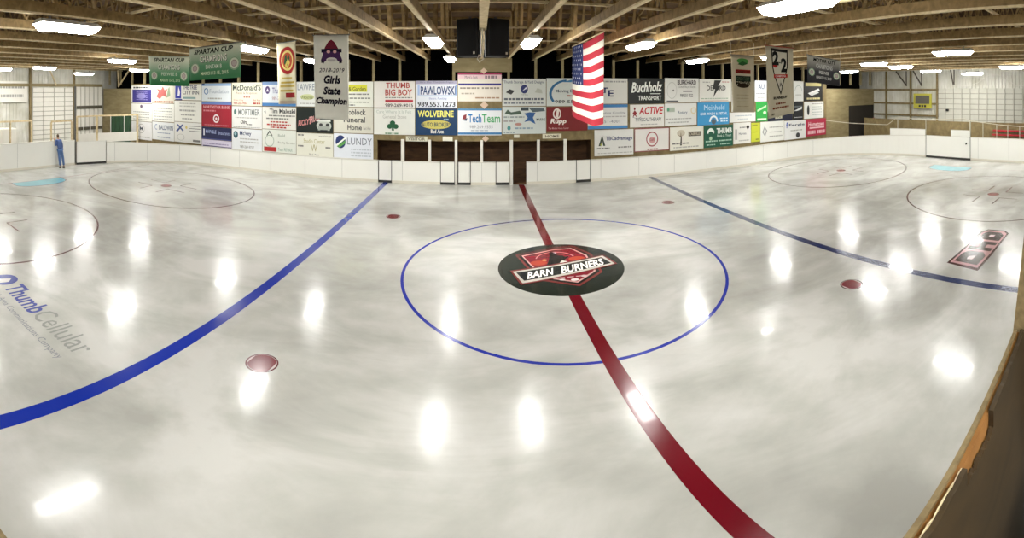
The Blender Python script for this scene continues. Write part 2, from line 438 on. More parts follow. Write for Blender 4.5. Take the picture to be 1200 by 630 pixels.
def along(pts, step, phase=.6):
    out = []; acc = phase
    for a, b in zip(pts, pts[1:]):
        a, b = Vector(a), Vector(b); L = (b-a).length
        while acc <= L and L > 0:
            out.append((tuple(a+(b-a)*(acc/L)), (b-a).normalized())); acc += step
        acc -= L
    return out
def boards(u0, u1, label, hf=hgt, seam=2.4):
    pts = sub(u0, u1)
    t = empty('dasher_board', (pts[len(pts)//2][0], pts[len(pts)//2][1], 0)); inv = Matrix.Translation(-t.location)
    def bd(mb, nm, m):
        o = mb.build(nm, m, t); o.data.transform(inv); return o
    f = strip(pts, .12, lambda p: hf(p)-.035, 0, .06)
    for (x, y), d in along(pts, seam):
        n = Vector((-d.y, d.x)); c = Vector(((XL+XR)/2, (YN+YF)/2))
        if n.dot(Vector((x, y))-c) > 0: n = -n
        a = Vector((x, y)) + n*.003; b = a + d*.018
        z1 = hf((x, y)) - .04
        f.poly([(a.x,a.y,.13),(b.x,b.y,.13),(b.x,b.y,z1),(a.x,a.y,z1)], 1)
    bd(f, 'facing', [M_BOARD, M_SEAM])
    bd(strip(pts, .0, .12, -.012, .06), 'kick_plate', mat('DEDACB', .4, .05))
    bd(strip(pts, lambda p: hf(p)-.035, hf, -.02, .12), 'cap_rail', mat('DCDAD0', .5, .08))
    for (x, y), d in along(pts, 1.2, .3):
        pass
    tag(t, label, 'rink boards', 'white dasher boards around the ice')
    return t
def gate(u0, u1, label, dz=.0, latch=False, hf=hgt, low=.06):
    pts = sub(u0, u1); p, q = Vector(pts[0]), Vector(pts[-1]); d = (q-p); w = d.length; d.normalize()
    n = Vector((-d.y, d.x)); c = Vector(((XL+XR)/2, (YN+YF)/2))
    if n.dot(p-c) > 0: n = -n
    t = empty('rink_gate', (p.x, p.y, 0)); h = (hf(pts[0])+hf(pts[-1]))/2 + dz
    def bx(a, b, z0, z1, y0, y1, nm, m):
        P = lambda s, e, z: (d.x*s + n.x*e, d.y*s + n.y*e, z)
        return MB().quadbox([P(a,y0,z0),P(b,y0,z0),P(b,y1,z0),P(a,y1,z0),P(a,y0,z1),P(b,y0,z1),P(b,y1,z1),P(a,y1,z1)]).build(nm, m, t)
    e = .035
    bx(e, w-e, low+.05, h-.02, -.05, .0, 'panel', M_BOARD)
    bx(0, e, low, h-.0, -.055, -.015, 'frame', M_STEEL); bx(w-e, w, low, h-.0, -.055, -.015, 'frame', M_STEEL)
    bx(0, w, low-.06, low+.05, -.055, -.01, 'threshold', mat('2C2C2A', .6, .1))
    bx(e, w-e, h-.02, h+.0, -.055, .01, 'cap', mat('DCDAD0', .5, .08))
    if latch: bx(w-.16, w-.06, h-.28, h-.22, .0, .03, 'latch', M_STEEL)
    tag(t, label, 'gate', 'gates in the rink boards')
boards(-30, 87.5, 'tall white rink boards on the end behind the standing person')
gate(89.5, 124.5, 'wide white gate by the post, next to the person at the end boards', latch=False)
boards(125, 443, 'long curved white rink boards running below the purple sign to the blue ball sign')
gate(443.5, 459, 'narrow white bench gate below the shamrock sign')
boards(459.3, 515.7, 'white boards in front of the visitor bench between two gates')
gate(516, 533, 'white bench gate below the navy sign with yellow lettering')
gate(536.5, 551.5, 'white bench gate at the corner under the computer repair sign')
boards(551.8, 580.7, 'short white boards panel between two gates under the computer repair sign')
gate(581, 597, 'white bench gate directly beside the open gateway')
boards(617, 675, 'white boards in front of the home bench right of the open gateway')
gate(675.3, 692, 'white bench gate below the big flag')
boards(692.3, 1084.6, 'long curved white rink boards from the flag to the large end gate')
gate(1085, 1137, 'large white machine gate in the end boards beside the blue crease', latch=False)
boards(1137.4, None, 'tall white end boards beyond the large machine gate')
# raised shields on the right end boards
def shield(u0, u1, ztop, label):
    pts = sub(u0, u1); t = empty('board_extension', (pts[0][0], pts[0][1], 0)); inv = Matrix.Translation(-t.location)
    o = strip(pts, lambda p: hgt(p)+.003, ztop, .02, .06).build('panel', M_BOARD, t); o.data.transform(inv)
    o = strip(pts, ztop, ztop+.03, .01, .07).build('cap', mat('DCDAD0', .5, .08), t); o.data.transform(inv)
    tag(t, label, 'board extension')
shield(1043, 1084, 1.62, 'white panel raised above the end boards before the machine gate')
shield(1114, 1136.5, 1.66, 'white square panel raised above the latch end of the machine gate')
MB().box(0,0,0,.22,.05,.1).build('gate_latch', M_BLACK).location = onX(1132, 169.5, 28.72)
tag(bpy.data.objects['gate_latch'], 'small black latch box on the large machine gate', 'latch')
# ================================================================= ICE MARKINGS
_icem = {}
def icem(h):
    if h not in _icem: _icem[h] = ice(h, 'ice_paint_' + h, .35)
    return _icem[h]
def ice_obj(name, mb, h, label, cat, group=None, parent=None):
    o = mb.build(name, icem(h), parent)
    if label: tag(o, label, cat, group)
    return o
def disc(cx, cy, rx, ry, z, mb=None, n=64, mi=0):
    mb = mb or MB(); mb.slab([(cx+rx*math.cos(2*PI*i/n), cy+ry*math.sin(2*PI*i/n), z) for i in range(n)], (0,0,1), z-.0005, mi); return mb
def ring(cx, cy, rx, ry, w, z, n=96):
    mb = MB()
    for i in range(n):
        a, b = 2*PI*i/n, 2*PI*(i+1)/n
        P = lambda t, o, zz: (cx+(rx+o)*math.cos(t), cy+(ry+o)*math.sin(t), zz)
        mb.quadbox([P(a,-w/2,.0005),P(a,w/2,.0005),P(b,w/2,.0005),P(b,-w/2,.0005),P(a,-w/2,z),P(a,w/2,z),P(b,w/2,z),P(b,-w/2,z)])
    return mb
ice_obj('blue_line', MB().box(-5.47, YN+.05, .0005, -5.17, YF, .002), '15309C', 'wide blue line across the ice on the Thumb Cellular side', 'rink line')
ice_obj('blue_line', MB().box(9.97, YN+.05, .0005, 10.27, YF, .002), '11285C', 'wide blue line across the ice on the DHD logo side', 'rink line')
CL = MB(); CL.box(2.19, YN+.05, .0005, 2.49, YF, .0024)
ice_obj('center_line', CL, '6C0E1B', 'wide red centre line across the ice through the round team logo', 'rink line')
ice_obj('center_circle', ring(2.47, 11.70, 4.63, 4.66, .085, .002), '22309A', 'thin blue circle around the centre of the ice', 'rink circle')
for cx, cy, rx, ry, lb in ((-15.7, 16.3, 5.2, 3.7, 'thin dark red faceoff circle by the far boards on the Thumb Cellular end'),
                       (-15.4, 6.0, 4.4, 4.3, 'thin red faceoff circle cut by the frame beside the Thumb Cellular logo'),
                       (20.9, 17.1, 5.3, 3.9, 'thin dark red faceoff circle by the far boards on the DHD logo end'),
                       (19.75, 6.39, 4.45, 4.3, 'thin dark red faceoff circle cut by the frame behind the DHD logo')):
    t = empty('faceoff_circle', (cx, cy, 0))
    ring(0, 0, rx, ry, .07, .002).build('ring', icem('5E1622'), t)
    dy = .1
    disc(0, 0, .30, .30, .003).build('dot', icem('8E1C2A'), t)
    for sx in (-1, 1):
        for sy in (-1, 1):
            k = MB()
            k.box(min(sx*.6, sx*1.75), sy*.5-.03, .0005, max(sx*.6, sx*1.75), sy*.5+.03, .002)
            k.box(sx*.6-.03, min(sy*.5, sy*1.4), .0005, sx*.6+.03, max(sy*.5, sy*1.4), .0018)
            k.build('hash_mark', icem('7A3A44'), t)
    tag(t, lb, 'faceoff circle', 'faceoff circles')
for (x, y), lb in (((-3.553, 16.62), 'red faceoff dot near the far boards beside the first blue line, below the bench bay'),
                   ((-3.73, 6.33), 'large red faceoff dot between the Thumb Cellular blue line and the centre circle, near side'),
                   ((8.56, 17.19), 'red faceoff dot near the far boards beside the blue line below the Active sign'),
                   ((8.52, 6.61), 'large red faceoff dot between the centre circle and the DHD blue line, near side')):
    t = empty('faceoff_dot', (x, y, 0))
    disc(0, 0, .30, .30, .002).build('rim', icem('5A1A22'), t)
    disc(0, 0, .27, .27, .003).build('white_ground', icem('C9B8B6'), t)
    m = MB(); pts = []
    for a in list(range(-62, 63, 8)) + list(range(118, 243, 8)): pts.append((.262*math.cos(math.radians(a+90)), .262*math.sin(math.radians(a+90)), .004))
    m.slab(pts, (0,0,1), .0034); m.build('center', icem('6E1823'), t)
    tag(t, lb, 'faceoff dot', 'neutral zone dots')
def crease(x0, s, yc, hw, dep, lb):
    t = empty('goal_crease', (x0, yc, 0)); pts = [(0, -hw)]
    for i in range(13):
        a = -PI/2 + PI*i/12; pts.append((s*(dep*.45 + dep*.55*math.cos(a)), hw*math.sin(a)))
    pts.append((0, hw)); 
    if s < 0: pts = pts[::-1]
    MB().slab([(x, y, .003) for x, y in pts], (0,0,1), .0025).build('paint', icem('86C6D2'), t)
    m = MB()
    for a, b in zip(pts, pts[1:]): m.beam((*a, .0035), (*b, .0035), .05, .002)
    m.build('outline', icem('8A6A72'), t)
    tag(t, lb, 'goal crease', 'goal creases')
crease(-21.15, 1, 11.2, 1.62, 1.25, 'light blue goal crease in front of the standing person')
crease(26.1, -1, 11.4, 1.45, 1.6, 'light blue goal crease in front of the large machine gate')
ice_obj('goal_line', MB().box(-21.2, 3, .0005, -21.14, 21.1, .0015), '9A7478', 'thin faded goal line by the crease near the person', 'rink line')
ice_obj('goal_line', MB().box(26.1, 3.5, .0005, 26.16, 20.6, .0015), 'B9A9A6', 'thin faded goal line by the crease at the machine gate', 'rink line')
# centre logo
LC = Vector((2.376, 11.708)); LR = 1.84
t = empty('center_logo', (LC.x, LC.y, 0))
disc(0, 0, LR, LR, .0035, n=96).build('black_disc', icem('20261F'), t)
def sq(p): return (p[0]*LR, p[1]*LR)
def lay(z): return lambda x, y, h=0: Vector(((2*x-1)*LR, (2*y-1)*LR, z + h))
A = Art(lay(.004), .0005, icem, None, .8)
def up(p): return ((p[0]+1)/2, (p[1]+1)/2)
def P(*pts): return [up(p) for p in pts]
# shield (coordinates in disc radii, x across, y away from the camera)
A.draw([('p', P((-.68,.60),(-.02,.84),(.38,.88),(.62,.42),(.58,-.35),(.12,-.74),(-.44,-.42)), '74302E'),
        ('p', P((-.63,.57),(-.02,.79),(.35,.82),(.57,.40),(.54,-.32),(.12,-.68),(-.40,-.38)), '1C1614'),
        ('p', P((-.58,.55),(-.02,.75),(.33,.77),(.52,.38),(.49,-.29),(.12,-.62),(-.36,-.34)), 'C99A94'),
        ('p', P((-.55,.52),(-.02,.72),(.31,.74),(.49,.36),(.46,-.27),(.12,-.58),(-.33,-.31)), '7E1C28'),
        ('o', (up((-.03,.30))[0], up((-.03,.30))[1], .17, .17, .06, 15, 165), 'C98A88'),
        ('p', P((-.22,.08),(-.16,.26),(-.1,.50),(-.03,.56),(.03,.48),(.12,.44),(.17,.32),(.10,.26),(.12,.10)), '14100F'),
        ('e', (*up((-.04,.57)), .035, .035), '14100F'), ('p', P((-.04,.62),(.04,.60),(.02,.55)), 'B8B0B4'),
        ('e', (*up((-.33,.20)), .07, .05), 'B0402C'), ('e', (*up((.32,.26)), .07, .05), 'B0402C'), ('e', (*up((-.22,.3)), .02, .02), 'C87A4A'),
        ('p', P((-.04,.06),(.06,.24),(.16,.16),(.20,.06)), 'D0C8C2'), ('p', P((.08,.36),(.2,.4),(.2,.34)), '14100F'),
        ('p', P((-.82,-.05),(.80,.32),(.90,-.13),(-.70,-.56)), '74302E'),
        ('p', P((-.78,-.09),(.77,.27),(.86,-.11),(-.67,-.51)), 'BDB9AF'),
        ('p', P((-.73,-.13),(.73,.21),(.81,-.07),(-.64,-.43)), '121614'),
        ('e', (*up((-.08,-.48)), .022, .014), 'DDD2D0'), ('e', (*up((.10,-.52)), .03, .02), 'DDD2D0'), ('e', (*up((.26,-.42)), .022, .014), 'DDD2D0')])
A.n = 22
A.draw([('t', 'BARN', (.205, .335, .43, .455), 'F0EEE8', .035, .35, .055), ('t', 'BURNERS', (.475, .405, .86, .535), 'F0EEE8', .035, .35, .095),
        ('l', (.40, .285, .66, .298), 'C9989A')])
A.build(t)
tag(t, 'round black team logo with red shield and BARN BURNERS banner at centre ice', 'ice logo')
# sponsor logos in the ice
def ice_art(name, O, U, V, els, label, base=None):
    O, U, V = Vector(O), Vector(U), Vector(V)
    t = empty(name, (O.x, O.y, 0))
    A = Art(lambda x, y, h=0: U.to_3d()*x + V.to_3d()*y + Vector((0,0,h)), .001, icem, None, .5)
    A.draw(els); A.build(t); tag(t, label, 'ice logo'); return t
# text runs towards +X at y about 4.3, as read from the camera; up is +Y
ice_art('sponsor_logo', (-10.55, 3.75), (4.25, 0), (0, 1.0), [
    ('e', (.09, .66, .075, .36), '4C5596'), ('p', [(.06,.45),(.09,.85),(.13,.7),(.12,.4)], 'D8D8DC'),
    ('t', 'Thumb', (.19, .42, .55, .98), '5A62A0', .02), ('t', 'Cellular', (.56, .42, .99, .98), '9A9C98'),
    ('t', 'A Thumb Area Communications Company', (.10, .02, .97, .24), '8E9098')], 'faded Thumb Cellular logo painted in the ice before the blue line')
ice_art('sponsor_logo', (11.15, 4.05), (3.45, 0), (0, 1.0), [
    ('p', [(-.06,-.04),(.0,1.02),(.9,1.02),(.99,.85),(1.0,.2),(.93,.0),(.3,-.04)], '461620'),
    ('p', [(.0,.04),(.03,.95),(.88,.95),(.96,.80),(.97,.22),(.91,.06),(.3,.04)], 'C79C9C'),
    ('p', [(.05,.12),(.07,.88),(.27,.88),(.35,.75),(.35,.28),(.27,.12)], '2A1416'), ('p', [(.15,.41),(.15,.59),(.22,.59),(.24,.41)], 'D8C4C2'),
    ('p', [(.39,.10),(.39,.9),(.47,.9),(.47,.62),(.55,.62),(.55,.9),(.63,.9),(.63,.10),(.55,.10),(.55,.38),(.47,.38),(.47,.10)], '2A1416'),
    ('p', [(.68,.12),(.68,.88),(.85,.88),(.92,.75),(.92,.28),(.85,.12)], '2A1416'), ('p', [(.77,.41),(.77,.59),(.83,.59),(.84,.41)], 'D8C4C2')],
    'dark red and pink DHD logo painted in the ice')
# ================================================================= SIGNS
WL = 'EDEDE4'   # sign white
def sign(px, bg, els, label, name='advertising_sign', cat='sign', group='advertising signs on the far wall', Y=YW, th=.03, frame=None):
    x0, y0, x1, y1 = px; um = (x0+x1)/2
    X0, X1 = onY(x0,0,Y).x + .012, onY(x1,0,Y).x - .012; Z1, Z0 = onY(um,y0,Y).z - .008, onY(um,y1,Y).z + .008
    t = empty(name, ((X0+X1)/2, Y, Z0)); cx = (X0+X1)/2
    MB().box(X0-cx, 0, 0, X1-cx, th, Z1-Z0).build('board', mat(bg, .5, .05), t)
    fn = bilin([(X0-cx,0,0),(X1-cx,0,0),(X1-cx,0,Z1-Z0),(X0-cx,0,Z1-Z0)], (0,-1,0))
    A = Art(fn, .004); A.draw(els); A.build(t)
    if frame:
        m = MB(); w, h = (X1-X0)/2, Z1-Z0; f = .04
        m.box(-w, -.012, 0, w, -.001, f); m.box(-w, -.012, h-f, w, -.001, h); m.box(-w, -.012, f, -w+f, -.001, h-f); m.box(w-f, -.012, f, w, -.001, h-f)
        m.build('frame', mat(frame, .5, .05), t)
    tag(t, label, cat, group)
    return t
G1, G2, G3, RD, NV = 'A8A8A2', '7A7A76', '3A3A3C', 'B04038', '252A60'
def lines(ys, c=G1, x0=.1, x1=.9, h=.05): return [('l', (x0, y, x1, y+h), c) for y in ys]
S = sign
S((154,100,178,121), WL, [('r',(.05,.04,.98,.78),'3A3480'),('l',(.1,.84,.9,.93),G3),('e',(.5,.40,.22,.16),'8A84BC'),*lines((.18,.3,.42,.54,.64),'8F8AC4',.25,.8)], 'small purple and white sign at the left end of the top row')
S((154,121.3,178,142), WL, [('e',(.5,.85,.06,.09),'6A5A70'),*lines((.5,.36,.2,.08))], 'white sign with faint grey print below the purple sign')
S((154,142.3,178,163.5), 'E2E2E0', [('o',(.5,.62,.16,.26,.14),G1),('t','M',(.43,.52,.57,.72),'4A5560',.02),*lines((.12,),G1)], 'white sign with a grey M emblem in the bottom corner of the sign wall')
S((178.3,99.5,204,121), 'DCD8C6', [('p',[(.2,.35),(.3,.62),(.22,.8),(.42,.75),(.5,.95),(.58,.72),(.72,.8),(.64,.55),(.7,.3),(.5,.42),(.36,.22)],'B8605A'),('p',[(.66,.3),(.74,.8),(.8,.9),(.84,.4)],'9AA888'),('l',(.05,.03,.97,.12),'B06A50')], 'cream sign with a red star-like figure next to the purple sign')
S((178.3,121.3,204,142.5), WL, lines((.7,.55,.4,.25,.1)), 'white sign with faint lines below the red figure sign')
S((178.3,143,204,164.5), 'E2E4E2', [('o',(.2,.72,.08,.16,.3,60,300),'8A9AB4'),('t','BALDWIN',(.32,.58,.96,.84),'55627C',.015),*lines((.38,.14),'8E9AAE',.25,.85)], 'white sign with grey-blue BALDWIN lettering in the bottom row')
S((204.3,98.5,236,117.5), WL, [('r',(.03,.1,.26,.95),'2A35A0'),('p',[(.12,.25),(.16,.85),(.22,.5),(.2,.25)],'E8E8F0'),('t','THE TREE',(.32,.68,.85,.92),'4A4A70',.02),('t','CITY INN',(.32,.36,.92,.6),'5A5A60',.02),('r',(.32,.08,.8,.2),'8FB0AA'),('r',(.03,.0,.3,.07),'3A4A90')], 'white sign with a blue square logo between the cream sign and the globe sign')
S((204.3,118,236,143), WL, [*lines((.85,.72),'B8B8B0',.2,.8),('l',(.2,.5,.8,.58),G1),('l',(.25,.3,.75,.37),G1),('l',(.3,.12,.7,.18),G1)], 'white sign with faint grey print beside the red and navy sign')
S((204.3,143.3,236,167.5), 'E4E4DE', [('p',[(.06,.55),(.12,.5),(.34,.85),(.3,.9)],'4A5C90'),('p',[(.1,.85),(.14,.9),(.36,.6),(.32,.54)],'4A5C90'),('e',(.46,.75,.04,.07),'D8C87A'),('r',(.56,.82,.97,.85),G2),('r',(.56,.70,.97,.73),G2),('r',(.56,.58,.97,.61),G2),('o',(.25,.25,.14,.16,.1),G1),('r',(.7,.08,.96,.18),G2)], 'white sign with crossed blue strokes and three ruled lines')
S((236.3,97.5,271,119), 'DDE3E6', [('r',(0,.86,1,1),'8FB0D4'),('r',(.0,.9,.1,1),'2A4A80'),('o',(.16,.56,.08,.18,.3),'4A78A8'),('t','Foundation',(.28,.45,.92,.68),'8A98A8'),('l',(.22,.12,.72,.2),G1)], 'pale sign with a blue top band and a ring globe logo above the red sign')
S((236.3,119.5,271.5,149), '9E1F30', [('r',(0,.90,1,1),'6A84C0'),('t','NORTHSTAR BANK',(.06,.74,.95,.86),'E0A8AC',.02),('l',(.06,.62,.48,.68),'D08088'),('o',(.5,.34,.1,.17,.34),'F0E6E6'),('p',[(.5,.28),(.54,.34),(.5,.4),(.46,.34)],'F0E6E6'),('l',(.1,.05,.9,.1),'C06A74')], 'large crimson sign with a white ring emblem')
S((236.3,149.2,271.5,164), '24284E', [('r',(.06,.3,.1,.85),'E8E8F0'),('t','MAYVILLE',(.14,.5,.5,.78),'A8B4DC',.02),('t','Insurance',(.58,.44,.97,.72),'A8B4DC'),('r',(0,.0,1,.08),'4A5088')], 'navy sign hanging directly under the crimson sign')
S((236.3,164.2,271.5,174.5), 'D4CEE0', [('r',(.04,.05,1,.32),'3E3468'),('l',(.1,.5,.9,.62),'8F86A8')], 'narrow pale violet strip sign with a purple lower edge')
S((271.7,96.5,307,124), 'DCDCC8', [('t','McDonald\'S',(.03,.66,.97,.92),'3A4640',.02),('t','Facial & Fireplaces',(.16,.47,.85,.6),'8A6A60'),('l',(.4,.34,.62,.42),'B07A6A'),('t','Cass City',(.06,.18,.4,.28),RD),('t','Bad Axe',(.72,.2,.95,.29),RD),('t','989-269-9001',(.06,.05,.52,.15),RD,.01),('l',(.72,.07,.95,.14),RD)], 'cream McDonald\'S sign with dark green and red lettering')
S((271.7,124.5,307,150.5), 'E2E2DE', [('e',(.11,.74,.045,.12),'5A7A72'),('r',(.07,.62,.15,.66),'5A7A72'),('t','MORTIMER',(.22,.60,.93,.88),'7A8280',.01),('l',(.12,.46,.85,.50),G1),('t','Chiro',(.3,.2,.52,.38),G3,.02,.3),('l',(.5,.16,.68,.2),G2),('l',(.05,.03,.95,.07),G1)], 'white MORTIMER sign with grey serif lettering')
S((271.7,151,307,177), 'DFE2E4', [('e',(.13,.72,.08,.17),'2F5560'),('e',(.12,.76,.04,.08),'8FB0B8'),('t','McVey',(.27,.66,.66,.90),'35456A',.02),*lines((.52,.38),G1,.28,.9),('t','989-269-9717',(.28,.12,.75,.24),G2,.01)], 'white sign with a dark teal round logo and McVey lettering')
S((307.3,95.5,347,124.5), 'DDE2E8', [('r',(0,.88,1,1),'7C9CC8'),('r',(0,.0,1,.13),'4A80B8'),('e',(.16,.66,.07,.16),'4A3870'),('p',[(.12,.6),(.16,.74),(.2,.6)],'E8E0F0'),('t','Thumb',(.3,.52,.62,.76),'5A5A90',.01),('t','Cellular',(.62,.52,.95,.76),'8A8AA0'),('t','989-269-8811',(.3,.25,.8,.38),'A87A80')], 'pale blue-edged sign with a purple oval half hidden by the narrow red-ring banner')
S((307.3,125.3,347,151.7), 'E4E3DA', [('t','Tim Maloski',(.22,.72,.98,.92),G3,.025),('l',(.2,.58,.97,.64),G2),('l',(.12,.45,.8,.51),G2),('l',(.25,.30,.75,.36),RD),('l',(.14,.17,.85,.24),RD),('l',(.25,.05,.72,.12),RD),('p',[(.04,.78),(.12,.7),(.1,.84)],G1)], 'white Tim Maloski sign with black name and red small print')
S((307.3,152,347,179), 'DFE3DA', [('r',(.05,.03,.43,.23),'A82828'),('o',(.22,.5,.14,.26,.12),'9AAA9A'),('p',[(.12,.72),(.22,.97),(.32,.72),(.28,.74),(.22,.88),(.16,.74)],G3),('t','Build',(.48,.7,.68,.82),'8A9A8A'),('t','Realty Service',(.48,.38,.97,.5),'8A8A7A'),('t','Team RE/MAX',(.48,.08,.9,.22),'7A9A8A')], 'white sign with a house outline above a solid red block')
S((347.3,95.5,390,125), 'DEE1DE', [('t','LAWRENCE',(.03,.66,.8,.92),'8A96A0',.01),('e',(.3,.38,.2,.12),'C6CC9A'),('t','Home',(.14,.3,.46,.44),'7A8A4A',.01,.3),('l',(.1,.1,.6,.14),G1)], 'white sign between the red-ring banner and the state champion banner')
S((347.3,125.5,390.3,155.5), '17201D', [('t','RICKY\'S',(.05,.28,.42,.52),'D08A88',.03,.15,.12),('t','TRUCK',(.36,.42,.66,.68),'D09A98',.03,.15,.12),('e',(.76,.28,.20,.22),'B8BDB4'),('r',(.6,.1,.92,.28),'9AA098'),('e',(.68,.32,.05,.06),G3),('e',(.86,.32,.05,.06),G3),('r',(.66,.02,.86,.12),'1A1E1E'),('r',(.58,.44,.94,.52),'D4D8D0')], 'black sign with tilted pink letters and a grey truck front')
S((347.3,156,390.5,184.5), 'E2E2D4', [('t','Studio Center',(.2,.58,.78,.76),'A8A060',.0,0),('t','W',(.4,.24,.58,.54),'A8A070',.0),('t','www.vitalchiro.com',(.62,.86,.96,.94),G2),('l',(.04,.88,.22,.94),G2),('l',(.04,.42,.2,.48),G2),('l',(.8,.4,.95,.46),G2),('t','Bad Axe',(.36,.08,.62,.16),G2)], 'cream sign with a thin olive W emblem under the black truck sign')
S((390.8,95.5,437.5,125.5), 'E2E4D8', [('r',(.08,.6,.85,.88),'D4D430'),('t','Lawn & Garden',(.12,.64,.82,.80),'6A6A20',.02),('l',(.1,.48,.9,.53),G2),('l',(.1,.32,.95,.37),G2),('l',(.1,.17,.9,.21),G2),('l',(.28,.05,.55,.1),G2)], 'white sign with a bright yellow lettering block')
S((390.8,126,437.5,156), 'D4D2C4', [('t','Koblock',(.28,.72,.82,.94),G3,.02),('t','Funeral',(.26,.42,.80,.64),G3,.02),('t','Home',(.36,.12,.72,.33),G3,.02),('t','Bad Axe',(.76,.14,.94,.26),G2)], 'grey-beige Koblock Funeral Home sign')
S((390.8,156.5,437.5,187.5), 'DDE2EA', [('e',(.18,.68,.13,.25),'1C2F66'),('p',[(.06,.56),(.3,.86),(.31,.8),(.09,.5)],'E8F0E8'),('p',[(.08,.5),(.3,.74),(.3,.62),(.15,.45)],'5A9A4A'),('t','LUNDY',(.35,.58,.97,.84),'6A7480',.0),*lines((.38,.26,.14),'B8C0C8',.45,.95)], 'pale LUNDY sign with a blue and green ball')
S((438,95,486.3,126.3), 'E4E1DA', [('t','THUMB',(.30,.74,.88,.95),RD,.02),('t','BIG BOY',(.28,.46,.94,.70),RD,.02),('l',(.28,.36,.94,.4),G2),('r',(.28,.2,.96,.30),'B8404A'),('t','989-269-9015',(.28,.03,.96,.15),G3,.015)], 'white THUMB BIG BOY sign with red serif lettering')
S((438,127,486.3,158), 'E2E4DC', [('t','Care Where It Is Felt',(.06,.82,.92,.94),'B0B8B0'),('t','General Store',(.22,.62,.8,.76),'B0B0A8'),('e',(.46,.45,.065,.095),'1F5A38'),('e',(.39,.32,.065,.095),'1F5A38'),('e',(.54,.32,.065,.095),'1F5A38'),('p',[(.45,.36),(.48,.36),(.5,.16),(.44,.16)],'1F5A38'),('l',(.28,.02,.62,.08),'7A9A80')], 'white sign with a dark green shamrock')
S((486.8,94.5,535.8,126.3), 'DADFE6', [('r',(0,.88,1,1),'A8A4BC'),('t','We Do The Job Right',(.1,.91,.92,.98),'6A6A80'),('t','PAWLOWSKI',(.12,.48,.97,.80),'27406E',.025),('r',(.05,.46,.1,.84),'A8BEE0'),('r',(.96,.46,.99,.84),'7C9CD0'),('r',(.1,.42,.97,.455),'5A84C8'),('t','Electric, Plumbing',(.33,.28,.75,.38),'5A6AB0'),('t','989.553.1273',(.05,.03,.96,.22),'22242A',.02)], 'pale PAWLOWSKI sign with blue name and phone number')
S((486.8,127,535.8,158.5), '15395F', [('t','WOLVERINE',(.05,.68,.92,.93),'E2E070',.03),('e',(.5,.40,.36,.17),'C2B860'),('t','AUTO BROKERS',(.15,.32,.85,.48),'2A3A50',.02),('t','Bad Axe',(.37,.07,.68,.22),'E8E8E0',.02),('l',(.68,.56,.82,.62),'8FB0C0')], 'navy WOLVERINE sign with yellow lettering')
S((536.3,85,588,119), 'E4DDD0', [('r',(0,.93,1,1),'A02A58'),('r',(0,.78,1,.92),'E6C8CC'),('t','Mark\'s Bait',(.16,.80,.45,.9),'6A5A60'),('l',(.62,.8,.9,.9),'8A7A80'),('r',(.01,.56,.99,.63),'2F2E80'),('l',(.05,.44,.5,.49),'8A8078'),('l',(.55,.44,.95,.49),'8A8078'),('l',(.08,.25,.4,.3),'B0A898'),('l',(.4,.1,.95,.15),'A88A70')], 'raised cream sign with a magenta top and navy stripe')
S((536.3,127,588,158.7), 'E4E8EA', [('r',(0,.93,1,1),'4A86B0'),('r',(0,.03,1,.11),'3E7CB4'),('p',[(.1,.6),(.13,.75),(.2,.8),(.19,.6)],'8A3A40'),('p',[(.12,.56),(.22,.66),(.2,.54)],'3A5A78'),('t','Tech',(.24,.48,.54,.80),'2E78B4',.025),('t','Team',(.55,.48,.97,.80),'4AA868',.015),('t','989.269.9555',(.27,.26,.8,.38),'8A9098'),('l',(.3,.16,.7,.2),'A8B4C0')], 'white TechTeam sign with blue and green lettering')
S((588.5,92,640,124.4), 'D2D6D0', [('t','Thumb Storage & Yard Designs',(.03,.80,.96,.93),'5A6478',.01),('e',(.5,.62,.085,.16),'2E3468'),('p',[(.46,.56),(.54,.7),(.56,.64)],'D8D8E4'),('p',[(.08,.5),(.16,.62),(.28,.56),(.2,.42)],G3),('p',[(.74,.5),(.8,.66),(.9,.6),(.92,.46)],'B8BCB0'),('t','OTTO',(.42,.36,.58,.44),'8A8A90'),('l',(.04,.22,.94,.29),'5A6068'),('l',(.04,.08,.94,.15),'7A8088')], 'pale sign with a navy round emblem and arched heading')
S((588.5,124.9,640,157), 'CED6D2', [('p',[(.05,.76),(.12,.9),(.2,.8),(.4,.86),(.44,.74),(.2,.7)],'4A5E50'),('r',(.42,.86,.6,.98),'3A464C'),('p',[(.6,.96),(.95,.94),(.98,.84),(.7,.8)],'55646A'),('p',[(.5,.76),(.62,.8),(.76,.78),(.70,.6),(.76,.36),(.62,.48),(.5,.44),(.58,.6)],'2F5C94'),('t','MARINE',(.78,.48,.98,.58),'2A3540',.01),('l',(.03,.6,.5,.65),'8A9694'),('l',(.03,.45,.3,.5),'9A9694'),('e',(.36,.36,.08,.05),'B88A80'),('e',(.15,.22,.04,.08),'4A9090'),('l',(.28,.18,.7,.24),'8AA0B0'),('l',(.03,.04,.3,.08),'7A9098')], 'pale sign with blue leaping shape and green shoreline')
S((640.4,91.5,688.3,124.4), 'D2D8D2', [('o',(.52,.44,.46,.52,.14,95,215),'2E6690'),('p',[(.4,.86),(.6,.95),(.82,.9),(.8,.82),(.7,.86)],'3A7AA8'),('p',[(.84,.9),(.9,.7),(.8,.74),(.96,.96)],'2A6A9A'),('t','Moving Essent',(.22,.46,.86,.6),'3A4A58',.02),('l',(.5,.34,.86,.4),'B07A70'),('t','989-550-',(.2,.1,.8,.22),'2E343A',.02)], 'pale sign with a blue swoosh arc left of the flag')
